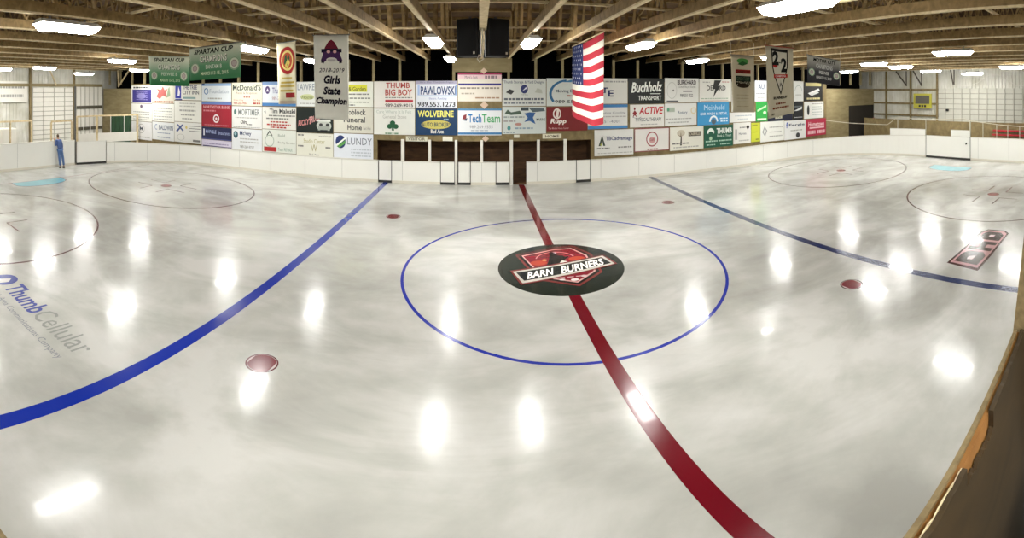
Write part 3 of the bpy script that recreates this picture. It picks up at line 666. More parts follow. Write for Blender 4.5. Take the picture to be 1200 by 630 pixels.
S((640.4,125,688.5,153.5), '7A1E20', [('o',(.25,.72,.10,.22,.28),'E8DCD4'),('p',[(.21,.6),(.25,.9),(.3,.85),(.28,.55)],'E8DCD4'),('t','Rupp',(.09,.26,.48,.52),'EFE6DE',.035,.15),('t','The Mobile Home Center',(.04,.08,.54,.16),'C89A98',.01)], 'dark red Rupp sign with white script')
S((688.8,91.5,735.6,121.8), 'D6D6CE', [('l',(.1,.84,.96,.9),'9A9A98'),('t','S',(.28,.38,.4,.6),'20285A',.03),('t','T',(.34,.42,.5,.64),'20285A',.03),('t','E',(.5,.28,.64,.54),'20285A',.03)], 'pale sign with two navy letters right beside the flag')
S((688.8,122.2,735.6,151), 'D8D9D4', [('r',(0,.88,1,1),'3E7CB4'),('r',(0,0,1,.12),'4A88C0'),('t','Heating Cooling',(.25,.6,.95,.7),'6A7078'),('l',(.3,.48,.96,.52),G1),('t','551-4001',(.34,.24,.8,.36),'7A7E84')], 'pale sign edged in blue directly behind the flag tail')
S((696.5,151.5,742.5,182), 'DADBD6', [('p',[(.1,.38),(.19,.8),(.27,.38),(.22,.38),(.19,.6),(.16,.38)],'3A4438'),('p',[(.14,.42),(.19,.52),(.17,.38)],'B4B84A'),('t','TBCadvantage',(.28,.54,.97,.74),'46507A',.02),('l',(.06,.26,.38,.31),G2),('l',(.6,.28,.95,.33),G2),('l',(.08,.08,.97,.11),G1)], 'white TBC advantage sign with an A-shaped logo')
S((736,91.5,778.5,121.8), '10160F', [('t','Buchholz',(.08,.46,.95,.86),'E8ECE4',.03,.25,.06),('t','TRANSPORT',(.27,.14,.92,.32),'D8DCD4',.025),('r',(.6,.38,.9,.41),'D8DCD4')], 'black Buchholz TRANSPORT sign with white script')
S((738.2,122.2,778.5,149), 'DFDDD6', [('e',(.13,.82,.025,.06),'7A2020'),('p',[(.06,.6),(.13,.76),(.2,.62),(.16,.58),(.2,.42),(.13,.54),(.07,.42),(.1,.58)],'8A2228'),('t','ACTIVE',(.25,.56,.97,.90),'C03038',.03,.2),('t','PHYSICAL THERAPY',(.16,.26,.92,.42),'5A6466',.015),('o',(.2,.52,.14,.12,.1,200,330),'4A4A48'),('l',(.3,.1,.8,.14),G1)], 'white ACTIVE physical therapy sign with red letters')
S((743.2,149.5,784.5,177.3), 'DCDAD4', [('o',(.5,.52,.17,.32,.16),'9A4850'),('e',(.5,.48,.09,.14),'C89A98'),('t','CAFE',(.44,.44,.56,.54),'7A2A30',.01),('l',(.36,.06,.66,.12),'9A6A68')], 'white sign with a thin maroon border and round wreath', frame='8E4A4C')
S((779,91.5,819,120.3), 'DBDCD6', [('o',(.2,.5,.14,.34,.07),'B4B4AE'),('e',(.24,.5,.025,.04),G2),('t','BURKHARD',(.36,.72,.92,.93),'4A4444',.03),('t','CONSTRUCTION',(.36,.6,.9,.68),G2,.01),('r',(.52,.44,.8,.49),G2),('t','989 550-7522',(.44,.22,.82,.36),'5A5A5C',.015),('r',(.05,.03,.38,.09),'5A5A5A')], 'pale BURKHARD sign with dark block lettering')
S((779,120.8,816.5,147), 'DCDDD8', [('r',(.06,.62,.3,.82),'A8B4A4'),('e',(.1,.72,.04,.07),'5A9A78'),('t','Rotary',(.4,.48,.7,.66),'6A7A8A',.01),('o',(.9,.66,.09,.15,.3),'D8C8A0'),('l',(.02,.28,.85,.33),G1),('l',(.1,.12,.75,.17),G1)], 'white Rotary sign with a pale gold ring, left of the sky-blue sign')
S((785,148.3,824.5,175.5), 'DCDBCE', [('p',[(.29,.2),(.31,.6),(.34,.6),(.34,.2)],'4A4438'),('e',(.32,.74,.12,.14),'C0B8A4'),('p',[(.2,.72),(.31,.55),(.42,.76),(.33,.6),(.31,.8),(.3,.6)],'6A5A48'),('r',(.54,.58,.93,.78),'4A4640'),('t','CASEVILLE',(.57,.62,.9,.74),'C8C0A8',.01),('l',(.06,.26,.55,.32),G2),('l',(.1,.1,.85,.15),G1)], 'beige sign with a bare tree and a dark name plate')
S((819.4,92.5,857,119.3), 'E0E0D8', [('t','DEFORD',(.22,.5,.82,.72),'4A4A44',.025),('p',[(.46,.95),(.68,.95),(.58,.7),(.64,.7),(.42,.18),(.48,.56),(.40,.56)],'1E1F1C'),('l',(.04,.12,.9,.16),'9AB09A'),('l',(.1,.84,.32,.88),G1),('l',(.7,.86,.95,.9),'C08A80'),('r',(.06,.03,.9,.05),'B07A70')], 'white sign with a black lightning bolt across the name')
S((817.2,119.8,854.5,146.3), '3E97CC', [('t','Meinhold',(.2,.66,.85,.90),'BFE0F0',.0),('t','CAR WASH & DETAIL',(.08,.44,.94,.56),'E4F2F8',.015),('o',(.5,.14,.14,.28,.3,0,180),'E8F4F8'),('e',(.5,.14,.07,.12),'5A6A74'),('l',(.7,.24,.95,.3),'D8ECF4'),('l',(.72,.12,.95,.18),'D8ECF4')], 'sky-blue Meinhold sign with white arched lettering')
S((825,146.8,859,172.2), '1C5A44', [('o',(.22,.40,.17,.5,.3,40,140),'E4EEE6'),('e',(.22,.42,.05,.09),'A8C8A8'),('t','THUMB',(.42,.62,.96,.88),'EDF3EC',.03),('t','Bank & Trust',(.44,.46,.94,.58),'C8DCCC',.01),('l',(.05,.26,.45,.32),'A8CCB8'),('l',(.5,.26,.95,.32),'A8CCB8'),('l',(.08,.1,.4,.15),'A8CCB8'),('l',(.55,.1,.92,.15),'A8CCB8')], 'dark green THUMB sign with a white peak logo')
S((857.4,95.5,884.3,130.7), 'E0E0D8', [('l',(.2,.85,.8,.9),G1),('l',(.2,.3,.8,.35),G1)], 'white sign mostly covered by the hanging banner with green top emblem')
S((855,131.2,885.5,143), 'E2E2DC', [('l',(.2,.6,.85,.7),'A8B4BC'),('l',(.3,.25,.7,.35),'B8C0C4')], 'narrow white sign directly under the banner with the green top emblem')
S((859.4,143.4,880,168.3), 'E2E1DA', [('e',(.82,.78,.09,.08),'2A2422'),('p',[(.74,.76),(.9,.76),(.82,.64)],'2A2422'),('l',(.35,.74,.7,.8),G2),('t','Huron',(.3,.42,.72,.54),'5A6068',.01),('l',(.1,.2,.2,.7),G2),('l',(.3,.12,.9,.17),G1)], 'white sign with a small black heart beside the yellow strip')
S((880.3,143.6,890.9,166.3), 'C9D03A', [('l',(.1,.86,.7,.9),'7A7E30'),('l',(.5,.1,.85,.16),'6A7030'),('l',(.15,.5,.7,.54),'9AA030')], 'narrow yellow-green strip sign in the bottom row')
S((884.6,94.3,898.6,118.8), 'D6DAE0', [('t','AU',(.25,.58,.8,.84),'5A6478',.02),('l',(.1,.36,.9,.4),G2),('l',(.2,.15,.8,.2),G1)], 'narrow pale sign just left of the banner with the number two')
S((886,119.3,899.5,142.3), '2FA044', [('p',[(.1,.6),(.5,.72),(.9,.84),(.9,.74),(.5,.62),(.1,.5)],'B8E0B0'),('e',(.75,.45,.14,.08),'C8E8C0'),('r',(.1,.06,.9,.16),'D0E8CC')], 'bright green narrow sign left of the number two banner')
S((899.8,95,929.3,130.2), 'D8D9D2', [('l',(.1,.8,.9,.85),G1)], 'pale sign hidden behind the number two banner')
S((899.8,130.6,929,141.5), '11162E', [('r',(.28,.25,.56,.85),'B8B49A'),('t','BC',(.33,.35,.5,.72),'4A4A40',.02)], 'dark navy strip sign just below the number two banner')
S((891.2,142,919,165.5), 'E4E5DE', [('p',[(.07,.5),(.16,.78),(.27,.56),(.18,.26)],'9A9E9A'),('p',[(.12,.5),(.17,.68),(.22,.55),(.17,.36)],'E4E5DE'),('l',(.36,.68,.95,.74),G1),('l',(.36,.45,.9,.49),G1),('l',(.36,.22,.95,.28),G1)], 'white sign with an outlined grey diamond')
S((929.6,95,941.6,118.8), 'E2E4E0', [('o',(.5,.5,.36,.3,.1,0,180),'A8B4AE'),('l',(.2,.3,.8,.34),G1)], 'narrow white sign just right of the number two banner')
S((929.4,119.2,941.2,140.4), '121518', [('l',(.1,.7,.9,.78),'6A7074'),('p',[(.05,.5),(.5,.62),(.9,.74),(.85,.58),(.4,.5)],'D8D8D8'),('l',(.1,.12,.9,.16),'B8B8B8')], 'narrow black sign with a white stroke right of the number two banner')
S((919.3,140.8,944.2,163), 'E3E4E2', [('t','f',(.07,.62,.15,.92),'2A50A8',.03),('t','Fergie',(.2,.66,.95,.84),'4A5468',.02),('l',(.28,.44,.85,.5),G1),('e',(.62,.2,.09,.14),G3)], 'white sign with a blue letter and a small black figure')
S((942,96.5,964,118.4), '15130F', [('r',(.08,.80,.92,.98),'C8BC7A'),('p',[(.2,.42),(.78,.68),(.84,.58),(.3,.34)],'E8E8E4'),('p',[(.3,.34),(.7,.54),(.8,.44),(.4,.28)],'D8D8D4'),('l',(.15,.08,.85,.18),'D8CC9A')], 'black sign with gold lettering and a white slash')
S((942.3,118.9,965.2,138.6), 'E4E5DF', [('e',(.2,.5,.06,.3),'2A3030'),('l',(.4,.84,.95,.9),G1),*lines((.66,.5,.34,.18),'B0B8B4',.4,.9)], 'white sign with a narrow black bottle shape at the end of the wall')
S((944.7,139,968,158.8), 'B03048', [('t','Hometown',(.1,.55,.9,.84),'EAC8CC',.02,.1),('r',(.16,.44,.9,.52),'EAC8CC'),('l',(.08,.12,.45,.32),'E6BCC2'),('l',(.55,.12,.95,.32),'E6BCC2')], 'crimson-pink sign at the lower end of the sign wall')
S((475.5,159.6,501,165.8), 'D8D6C2', [('t','VISITOR',(.1,.2,.9,.8),'6A6450',.02)], 'small VISITOR name board above the bench', 'name_board')
S((518.5,159.8,530.6,165.3), 'DEDCCB', [], 'small blank pale board above the bench right of VISITOR', 'name_board')
S((635.6,156.6,658.2,162.4), 'DEDAC2', [('t','HOME',(.14,.2,.88,.8),'6A6450',.02)], 'small HOME name board under the dark red sign', 'name_board')
S((602,157.5,609,161.6), 'DEDCCB', [], 'tiny blank card above the open gateway', 'name_board')
for (u, v, a), lb in (((567, 83, .13), 'small pale diamond card on top of the magenta-topped sign'), ((567.5, 123, .16), 'small pale card in the gap above the TechTeam sign'), ((569, 162.5, .13), 'small pale card hanging above the bench under the TechTeam sign')):
    p = onY(u, v, YW-.01); t = MB().slab([(p.x-a*1.5,p.y-.02,p.z),(p.x,p.y-.02,p.z-a),(p.x+a*1.5,p.y-.02,p.z),(p.x,p.y-.02,p.z+a)], (0,-1,0), .02).build('paper_card', mat('D9BFA6', .6, .1))
    tag(t, lb, 'card')
# ================================================================= HANGING BANNERS
def banner(C, els, bg, label, name='hanging_banner', group='banners hanging from the trusses', strings=True, rod=None, wav=.03, cat='banner', grad=None, strz=CHZ):
    """C: bottom-left, bottom-right, top-right, top-left corners"""
    C = [Vector(c) for c in C]; O = (C[0]+C[1]+C[2]+C[3])/4
    P = [c-O for c in C]; U = (P[1]-P[0]).normalized(); V = (P[3]-P[0]).normalized(); n = U.cross(V).normalized()
    t = empty(name, O)
    wv = lambda x, y: wav*math.sin(x*6.3+.7)*(1-y*.6) + wav*.4*math.sin(x*13+y*5)*(1-y)
    fn = bilin(P, n, wv); N, M = 22, 12
    m = MB()
    for s in (0, 1):
        off = 0 if s == 0 else -.006
        for j in range(M+1):
            for i in range(N+1): m.v.append(tuple(fn(i/N, j/M, off)))
    K = (N+1)*(M+1)
    for j in range(M):
        for i in range(N):
            a = j*(N+1)+i; mi = grad(i/N, j/M) if grad else 0
            m.f.append([a,a+1,a+N+2,a+N+1]); m.m.append(mi); m.f.append([K+a,K+a+N+1,K+a+N+2,K+a+1]); m.m.append(mi)
    edge = [i for i in range(N+1)] + [j*(N+1)+N for j in range(1,M+1)] + [M*(N+1)+i for i in range(N-1,-1,-1)] + [j*(N+1) for j in range(M-1,0,-1)]
    for a, b in zip(edge, edge[1:]+edge[:1]): m.f.append([a, a+K, b+K, b]); m.m.append(0)
    m.build('cloth', [mat(b, .85, .08, 6, 0, .1) for b in (bg if isinstance(bg, list) else [bg])], t, smooth=True)
    # artwork follows the cloth: cut fine
    A = Art(fn, .004, lambda h: mat(h, .85, .05, 3, 0, .1), (N, M)); A.draw(els); A.build(t)
    top = [P[3], P[2]]
    MB().tube([top[0]-U*.04, top[1]+U*.04], .014, 8).build('rod', rod or M_STEEL, t)
    if strings:
        m = MB()
        for p in top:
            q = Vector((p.x, p.y, max(strz - O.z, p.z+.03))); m.tube([p, q], .006, 5)
        m.build('cord', mat('C8C0A8', .8, 0), t)
    tag(t, label, cat, group); return t
def at_r(u, v, r): a = az(u); return Vector((r*math.sin(a), r*math.cos(a), EYE + math.tan(el(v))*r))
def seal(x, y, s, asp): return [('e',(x,y,s,s*asp),'D4DCC8'),('o',(x,y,s*.98,s*asp*.98,.16),'8AA88A'),('e',(x,y,s*.55,s*asp*.55),'C0B4B0'),('o',(x,y,s*.5,s*asp*.5,.2),'9A8A88')]
def gradmat(h0, h1, h2, z0, z1, name):
    """cloth printed with a vertical fade between three colours"""
    m, nt, b = nodes(name); tc = nt.nodes.new('ShaderNodeTexCoord'); sp = nt.nodes.new('ShaderNodeSeparateXYZ')
    mr = nt.nodes.new('ShaderNodeMapRange'); mr.inputs['From Min'].default_value = z0; mr.inputs['From Max'].default_value = z1
    cr = nt.nodes.new('ShaderNodeValToRGB'); e = cr.color_ramp.elements; e[0].color = lin(h0); e[1].color = lin(h2); q = e.new(.5); q.color = lin(h1)
    nt.links.new(tc.outputs['Object'], sp.inputs[0]); nt.links.new(sp.outputs[2], mr.inputs['Value']); nt.links.new(mr.outputs[0], cr.inputs['Fac'])
    nt.links.new(cr.outputs[0], b.inputs['Base Color']); b.inputs['Roughness'].default_value = .85; return m
MATS_G = gradmat('1F6A3C', '5F9A70', 'D8DECA', -.5, .36, 'green_fade_cloth')
MATS_K = gradmat('17171B', '3A3A42', 'B8B8AE', -.45, .42, 'grey_fade_cloth')
def recloth(t, m):
    for c in t.children:
        if c.name.startswith('cloth'): c.data.materials.clear(); c.data.materials.append(m)
b = banner([at_r(223,94.5,15.7), at_r(283,90.5,13.6), at_r(282.5,49,13.6), at_r(222.5,57,15.7)],
    [('t','SPARTAN CUP',(.10,.78,.86,.94),'15201A',.03,.2),('t','CHAMPIONS',(.228,.505,.748,.715),'1F3A2A',.035),('t','CHAMPIONS',(.22,.52,.74,.73),'EEF0E4',.025),('t','BANTAM B',(.34,.32,.64,.44),'E4EADC',.015),('t','MARCH 13-15, 2015',(.24,.12,.76,.24),'D8EAC8',.02),*seal(.12,.36,.09,1.9),*seal(.88,.42,.10,1.9)], '3F8A54', 'larger green SPARTAN CUP champions banner, beside the hanging lamp'); recloth(b, MATS_G)
b = banner([at_r(176,100,20.6), at_r(222,101,20.2), at_r(222,66,20.2), at_r(174.5,65.5,20.6)],
    [('t','SPARTAN CUP',(.12,.80,.88,.94),'1A2A1E',.03,.2),('t','CHAMPIONS',(.228,.525,.768,.705),'1F3A2A',.035),('t','CHAMPIONS',(.22,.54,.76,.72),'E6EADC',.025),('t','PEEWEE B',(.3,.34,.7,.45),'D0DCC8',.015),('t','MARCH 13-15, 2015',(.26,.12,.76,.24),'C8E0B8',.015),*seal(.12,.34,.08,1.8),*seal(.86,.34,.09,1.8)], '3F8A54', 'smaller green SPARTAN CUP champions banner at the far left'); recloth(b, MATS_G)
b = banner([at_r(327,122,14.6), at_r(348,121.5,14.2), at_r(346.5,47.5,14.2), at_r(324.5,51,14.8)],
    [('e',(.53,.70,.44,.235),'9A2C2E'),('o',(.53,.70,.44,.235,.05),'C8B890'),('e',(.53,.70,.31,.165),'D8C078'),('e',(.53,.70,.25,.13),'B05038'),
     ('p',[(.36,.66),(.42,.78),(.5,.8),(.5,.72),(.6,.8),(.66,.74),(.62,.62),(.5,.6),(.42,.62)],'38563A'),('p',[(.4,.62),(.56,.74),(.66,.66),(.52,.56)],'D0B860'),
     ('r',(.25,.40,.75,.43),'B8A060'),('r',(.18,.33,.86,.36),'B09848'),('r',(.14,.27,.9,.305),'B8A05A'),('r',(.14,.20,.8,.23),'B09848'),('r',(.4,.10,.9,.18),'8E2A2E'),('r',(.1,.0,.96,.05),'A89A8A')], 'D4CCB2', 'narrow cream banner with a red and gold ring emblem')
b = banner([at_r(369.5,138.5,12.9), at_r(409,141,12.6), at_r(408.5,40.5,12.7), at_r(367.5,41.5,12.9)],
    [('p',[(.26,.78),(.33,.86),(.42,.92),(.5,.945),(.58,.92),(.67,.86),(.76,.78),(.62,.74),(.4,.74)],'6E2438'),('r',(.22,.79,.80,.835),'2A2238'),('p',[(.2,.70),(.3,.80),(.72,.80),(.82,.70),(.78,.66),(.6,.72),(.42,.72),(.26,.66)],'4A3058'),
     ('e',(.42,.80,.05,.018),'D8A8A8'),('e',(.6,.80,.05,.018),'D8A8A8'),('e',(.51,.705,.15,.028),'D9D6D0'),('r',(.40,.70,.62,.706),'6A6470'),('p',[(.2,.67),(.26,.72),(.3,.66)],'2A2238'),('p',[(.82,.67),(.76,.72),(.72,.66)],'2A2238'),
     ('t','2018-2019',(.14,.555,.88,.605),'3A3A40',.015,.3),('t','Girls',(.28,.42,.76,.52),'24222E',.045,.22),('t','State',(.26,.29,.76,.385),'24222E',.045,.22),('t','Champion',(.05,.155,.95,.26),'24222E',.045,.22)], 'E6E6DC', 'tall white Girls State Champion banner with a maroon and purple mask emblem')
b = banner([at_r(858.5,131.5,15.2), at_r(884,131.5,15.6), at_r(883.5,66,15.6), at_r(856.5,64,15.2)],
    [('e',(.5,.90,.26,.05),'4A8A48'),('p',[(.26,.84),(.5,.9),(.74,.86),(.5,.82)],'2F5A34'),('r',(.17,.68,.84,.75),'8A2A24'),('t','CHAMPIONS',(.19,.69,.82,.74),'2A1210',.02),('r',(.17,.54,.84,.64),'1E2620'),('t','GREATEST',(.2,.56,.8,.62),'4A5A44',.02),('t','SHOW',(.3,.44,.7,.52),'1A1612',.03),('t','MOTOR',(.18,.48,.84,.54),'1A1612',.03),('e',(.5,.47,.28,.04),'2A2018'),*lines((.3,.24,.18,.1),'8A806A',.2,.75,.008)], 'BBB39B', 'grey-beige banner with a green emblem, red and black title bars')
b = banner([at_r(900,139,15.2), at_r(930,132.5,16.2), at_r(929,56.5,16.2), at_r(897,53,15.2)],
    [('p',[(.18,.97),(.80,.96),(.80,.72),(.74,.60),(.52,.31),(.50,.31),(.26,.58),(.2,.70)],'1E1D1C'),('p',[(.22,.93),(.76,.92),(.76,.72),(.71,.61),(.51,.345),(.29,.59),(.24,.70)],'C8C4B4'),
     ('r',(.22,.93,.80,.965),'1E1D1C'),('e',(.32,.74,.10,.045),'9A2A2A'),('t','2',(.22,.73,.46,.93),'1C1C1C',.05),('t','2',(.54,.63,.76,.84),'1C1C1C',.05),('r',(.47,.76,.53,.775),'1C1C1C'),
     ('r',(.25,.55,.78,.60),'A83232'),('t','CHAMPIONS',(.3,.56,.72,.59),'E0D0C8',.01),('p',[(.42,.44),(.51,.52),(.6,.44)],'B8B4A4'),('t','A',(.46,.42,.58,.48),'2A2A2A',.02),
     ('t','RUNNERUP',(.22,.245,.76,.285),'201C18',.035),('l',(.3,.17,.7,.195),'7A3A2A'),('l',(.16,.11,.82,.135),'7A3A2A'),('t','16U',(.08,.03,.22,.06),'2A2420',.03)], 'BFB8A2', 'grey-beige banner with the number 2 twice in a pointed shield', rod=mat('9A3A2C', .7, .1))
b = banner([at_r(945.5,95.5,17.1), at_r(984,101,19.0), at_r(984.5,71.5,19.0), at_r(946,64,17.1)],
    [('t','MOTOR CITY',(.16,.80,.86,.94),'17171A',.03,.15),('t','CHAMPIONS',(.24,.56,.76,.74),'C8CAC8',.02),('t','PEEWEE',(.34,.36,.66,.48),'D4D4D0',.02),('t','MARCH 15, 2015',(.26,.16,.74,.28),'D4D4D0',.02),*seal(.12,.38,.09,1.6),*seal(.88,.38,.09,1.6)], '2A2A2E', 'dark grey MOTOR CITY champions banner at the far right'); recloth(b, MATS_K)
# flag
XFg = 3.2 + .48
ya, yb_ = 16.1, 11.75
FC = [Vector((3.72, ya, 3.22)), Vector((3.70, yb_, 3.20)), Vector((3.70, yb_, 5.26)), Vector((3.73, ya, 5.26))]
els = []
for i in range(7): pass
def fl(els, x0, x1, y0, y1, col, n=10):
    for i in range(n): els.append(('r', (x0+(x1-x0)*i/n, y0, x0+(x1-x0)*(i+1)/n+.0005, y1), col))
fe = []
for i in range(13):
    y1 = 1 - i/13; y0 = 1-(i+1)/13
    if i % 2 == 0: fl(fe, .4 if i < 7 else 0, 1, y0, y1, 'B5303C', 14)
fl(fe, 0, .4, 6/13, 1, '2A3560', 8)
for r in range(9):
    for c in range(6 if r % 2 == 0 else 5):
        x = .4*((c+.5)/6 if r % 2 == 0 else (c+1)/6); y = 1 - (7/13)*((r+.5)/9); pts = []
        for k in range(10):
            rr = .011 if k % 2 == 0 else .0045; a = PI/2 + k*PI/5; pts.append((x+rr*math.cos(a), y+rr*2.0*math.sin(a)))
        fe.append(('p', pts, 'D8DCE6'))
# flag art sits flat on a very slightly rippled cloth: all layers at one of two heights
class FArt(Art):
    pass
def flag():
    C = FC; O = (C[0]+C[1]+C[2]+C[3])/4; P = [c-O for c in C]; n = (P[1]-P[0]).cross(P[3]-P[0]).normalized()
    t = empty('american_flag', O)
    wv = lambda x, y: .06*math.sin(x*9)*(1.1-y)
    sag = lambda x, y: -.22*x*(1-y)*math.sin(PI*x) - .10*math.sin(PI*x)*(1-y*.3)
    base = bilin(P, n, wv)
    fn = lambda x, y, h=0: base(x, y, h) + Vector((0, 0, sag(x, y)*.6))
    m = MB(); N, M = 30, 26
    for s in (0, 1):
        for j in range(M+1):
            for i in range(N+1): m.v.append(tuple(fn(i/N, j/M, -.006*s)))
    K = (N+1)*(M+1)
    for j in range(M):
        for i in range(N):
            a = j*(N+1)+i; st = 12 - j//2; red = st % 2 == 0; can = i < N*.4 and st < 7
            mi = 2 if can else 1 if red else 0
            m.f.append([a,a+1,a+N+2,a+N+1]); m.m.append(mi); m.f.append([K+a,K+a+N+1,K+a+N+2,K+a+1]); m.m.append(mi)
    cm = [mat(h, .85, .05, 5, 0, .1) for h in ('DCDACC', 'A8323E', '2A3560')]
    m.build('cloth', cm, t, smooth=True)
    A = Art(fn, .006, lambda h: mat(h, .85, .05, 3, 0, .1)); A.draw([e for e in fe if e[0] == 'p']); 
    b, cols = A.layers['emblem']; b.build('stars', [mat('D8DCE6', .85, .05, 3, 0, .1)], t)
    MB().tube([P[3]+Vector((0,.05,.01)), P[2]+Vector((0,-.05,.01))], .016, 8).build('rod', M_PALE, t)
    tag(t, 'large United States flag hanging below a truss', 'flag')
flag()
# ================================================================= LIGHTS
def make_light():
    t = empty('ceiling_light')
    m = MB(); L, W = .84, .25
    m.quadbox([(-W,-L,-.02),(W,-L,-.02),(W,L,-.02),(-W,L,-.02),(-W*.5,-L*.97,.06),(W*.5,-L*.97,.06),(W*.5,L*.97,.06),(-W*.5,L*.97,.06)])
    m.build('housing', mat('DDDDD6', .4, .05), t)
    d = MB(); d.quadbox([(-W*.62,-L*.86,-.13),(W*.62,-L*.86,-.13),(W*.62,L*.86,-.13),(-W*.62,L*.86,-.13),(-W*.97,-L*.985,-.022),(W*.97,-L*.985,-.022),(W*.97,L*.985,-.022),(-W*.97,L*.985,-.022)])
    d.build('diffuser', M_LAMP, t)
    for s in (-1, 1): MB().box(-.02, s*.5-.02, .06, .02, s*.5+.02, .12).build('hanger', M_STEEL, t)
    return t
LT = [(-8.4,5.3,'wide bright lamp close overhead at the upper left'), (-8.0,12.9,'bright lamp beside the larger green banner'), (-8.5,19.8,'small lamp glimpsed at the edge of the state champion banner'),
 (-1.45,12.9,'bright lamp on the truss left of the black speakers'), (-1.45,20.1,'small lamp behind the one left of the speakers'), (1.65,13.1,'bright lamp right of the black speakers'),
 (5.4,13.0,'bright lamp right of the flag'), (5.1,5.2,'wide bright lamp close overhead above the banners at right'), (10.9,18.5,'small lamp left of the green-topped banner'),
 (12.6,14.2,'lamp peeking out beside the number two banner'), (18.8,20.7,'lamp near the far wall behind the number two banner'), (15.3,6.7,'long lamp alone at the upper right'), (19.8,13.7,'lamp right of the dark grey banner, short and dim'),
 (23.2,13.9,'small brilliant lamp before the right end wall'), (26.7,21.0,'lamp at the edge of the dark grey banner'), (26.3,7.2,'long bright lamp at the right edge'), (29.6,14.9,'lamp close to the right end wall above the yellow board'),
 (29.9,11.4,'smallest lamp above the big end-wall door at right'), (-14.7,20.6,'lamp hidden behind the larger green banner'), (-16.5,13.8,'bright lamp left of the smaller green banner'), (-23.4,21.3,'lamp low by the smaller green banner corner'),
 (-24.7,13.7,'bright lamp at the far left in the middle row'), (-26.6,18.3,'lamp over the gate at the left end'), (-27.6,11.6,'lamp cut by the left edge of the frame'), (-1.45,4.0,'lamp overhead near the camera'), (-15.6,5.6,'lamp of the near row beyond the left edge'), (-23,5.8,'last lamp of the near row beyond the left edge'), (22,1.0,'lamp of the near row beyond the right edge'),
 (-6.5,-1.6,'unseen fill light added behind the viewing stand on the Thumb Cellular side'), (1.0,-1.7,'unseen fill light added right above the viewing stand'), (8.0,-1.2,'unseen fill light added behind the viewing stand on the DHD side'), (15,-1.4,'farther unseen fill light added behind the viewing stand on the DHD side')]  # these four are unseen fill lamps, added to brighten banners and barrier
L0 = make_light()
for i, (x, y, lb) in enumerate(LT):
    t = L0 if i == 0 else dup(L0); t.location = (x, y, CHZ-.155 if i not in (17, 22) else CHZ-.33)
    tag(t, lb, 'light', 'ceiling lights')
# ---------------------------------------------------------------- speakers
def speaker(x, y, rz, lb):
    t = empty('loudspeaker', (x, y, 4.68), rz)
    m = MB(); w, d, h = .33, .24, .82
    m.quadbox([(-w,-d,0),(w,-d,0),(w*.75,d,0),(-w*.75,d,0),(-w,-d,h),(w,-d,h),(w*.75,d,h),(-w*.75,d,h)])
    m.build('cabinet', mat('141416', .6, .1), t, bevel=.012)
    MB().box(-w+.03, -d-.012, .03, w-.03, -d-.001, h-.03).build('grille', mat('08080A', .9, .1), t)
    MB().box(w-.12, -d-.018, .05, w-.06, -d-.013, .10).build('badge', mat('B8B0A0', .4, 0), t)
    MB().box(-.03, -.03, h, .03, .03, h+.06).build('bracket', M_STEEL, t)
    tag(t, lb, 'speaker', 'hanging loudspeakers')
speaker(-.27, 12.0, .42*-1, 'black loudspeaker hanging on the left side of the doubled truss')
speaker(.47, 12.0, .42, 'black loudspeaker hanging on the right side of the doubled truss')
m = MB(); m.tube([(.08,11.62,5.28),(.10,11.6,5.0),(.06,11.6,4.8),(.12,11.6,4.62),(.0,11.6,4.55),(-.06,11.6,4.62),(-.02,11.6,4.7),(.1,11.6,4.68)], .018, 6)
tag(m.build('speaker_cable', mat('C8C4B4', .7, 0)), 'loose grey cable looping below the two speakers', 'cable')
# ================================================================= LEFT END
def wallbox(name, u0, v0, u1, v1, X, th, m, parent=None):
    """upright plate facing the rink on the plane x = X, seen between the corners (u0,v0) and (u1,v1)"""
    a, b = onX(u0, v0, X), onX(u1, v1, X); um = (u0+u1)/2
    zt, zb = onX(um, v0, X).z, onX(um, v1, X).z; s = -1 if X < 0 else 1
    return MB().box(min(X, X+s*th), min(a.y,b.y), max(zb, 0), max(X, X+s*th), max(a.y,b.y), zt).build(name, m, parent), min(a.y,b.y), max(a.y,b.y), max(zb,0), zt
def sect_door(name, X, y0, y1, zt, n, label, tracks=3, zb=0, jw=.02, jc='A9A798', dm=None):
    s = 1 if X < 0 else -1
    d = MB().box(min(X, X+s*.06), y0, zb, max(X, X+s*.06), y1, zt).build(name, dm or M_WHITE); tag(d, label, kind='structure')
    m = MB()
    for i in range(1, n): z = zb+(zt-zb)*i/n; m.box(min(X+s*.065, X+s*.085), y0, z-jw, max(X+s*.065, X+s*(.085 if jw < .05 else .15)), y1, z+jw)
    m.build('panel_joint', mat(jc, .6, .1), d)
    for i in range(tracks+2):
        y = y0 + (y1-y0)*i/(tracks+1); MB().box(min(X+s*.09, X+s*.13), y-.03, zb, max(X+s*.09, X+s*.13), y+.03, zt).build('stile', mat('B8B5A8', .6, .1), d)
    return d
WLX = BX0
a = onX(38,103,WLX+.05); b = onX(87,103,WLX+.05)
sect_door('door_1', WLX+.01, a.y, b.y, onX(62,103,WLX).z, 14, 'white sectional overhead door behind the person')
a = onX(89,101,WLX+.05); b = onX(125,101,WLX+.05)
sect_door('door_2', WLX+.01, a.y, min(b.y, 22.9), onX(107,101,WLX).z, 3, 'white ribbed end wall panel with dark bars', 5, jw=.10, jc='5A5648')
g = MB(); g.box(WLX+.02, BY0+.1, onX(60,101.5,WLX).z, WLX+.16, BY1-1.8, onX(60,98,WLX).z); tag(g.build('trim_20', M_PLY), 'tan girt across the end wall', kind='structure')
for k, u in enumerate((36, 87.5)):
    p = onX(u, 100, WLX+.2); tag(MB().box(WLX+.01, p.y-.08, 0, WLX+.2, p.y+.08, CHZ).build('trim_%d' % (21+k), M_TRIM), kind='structure')
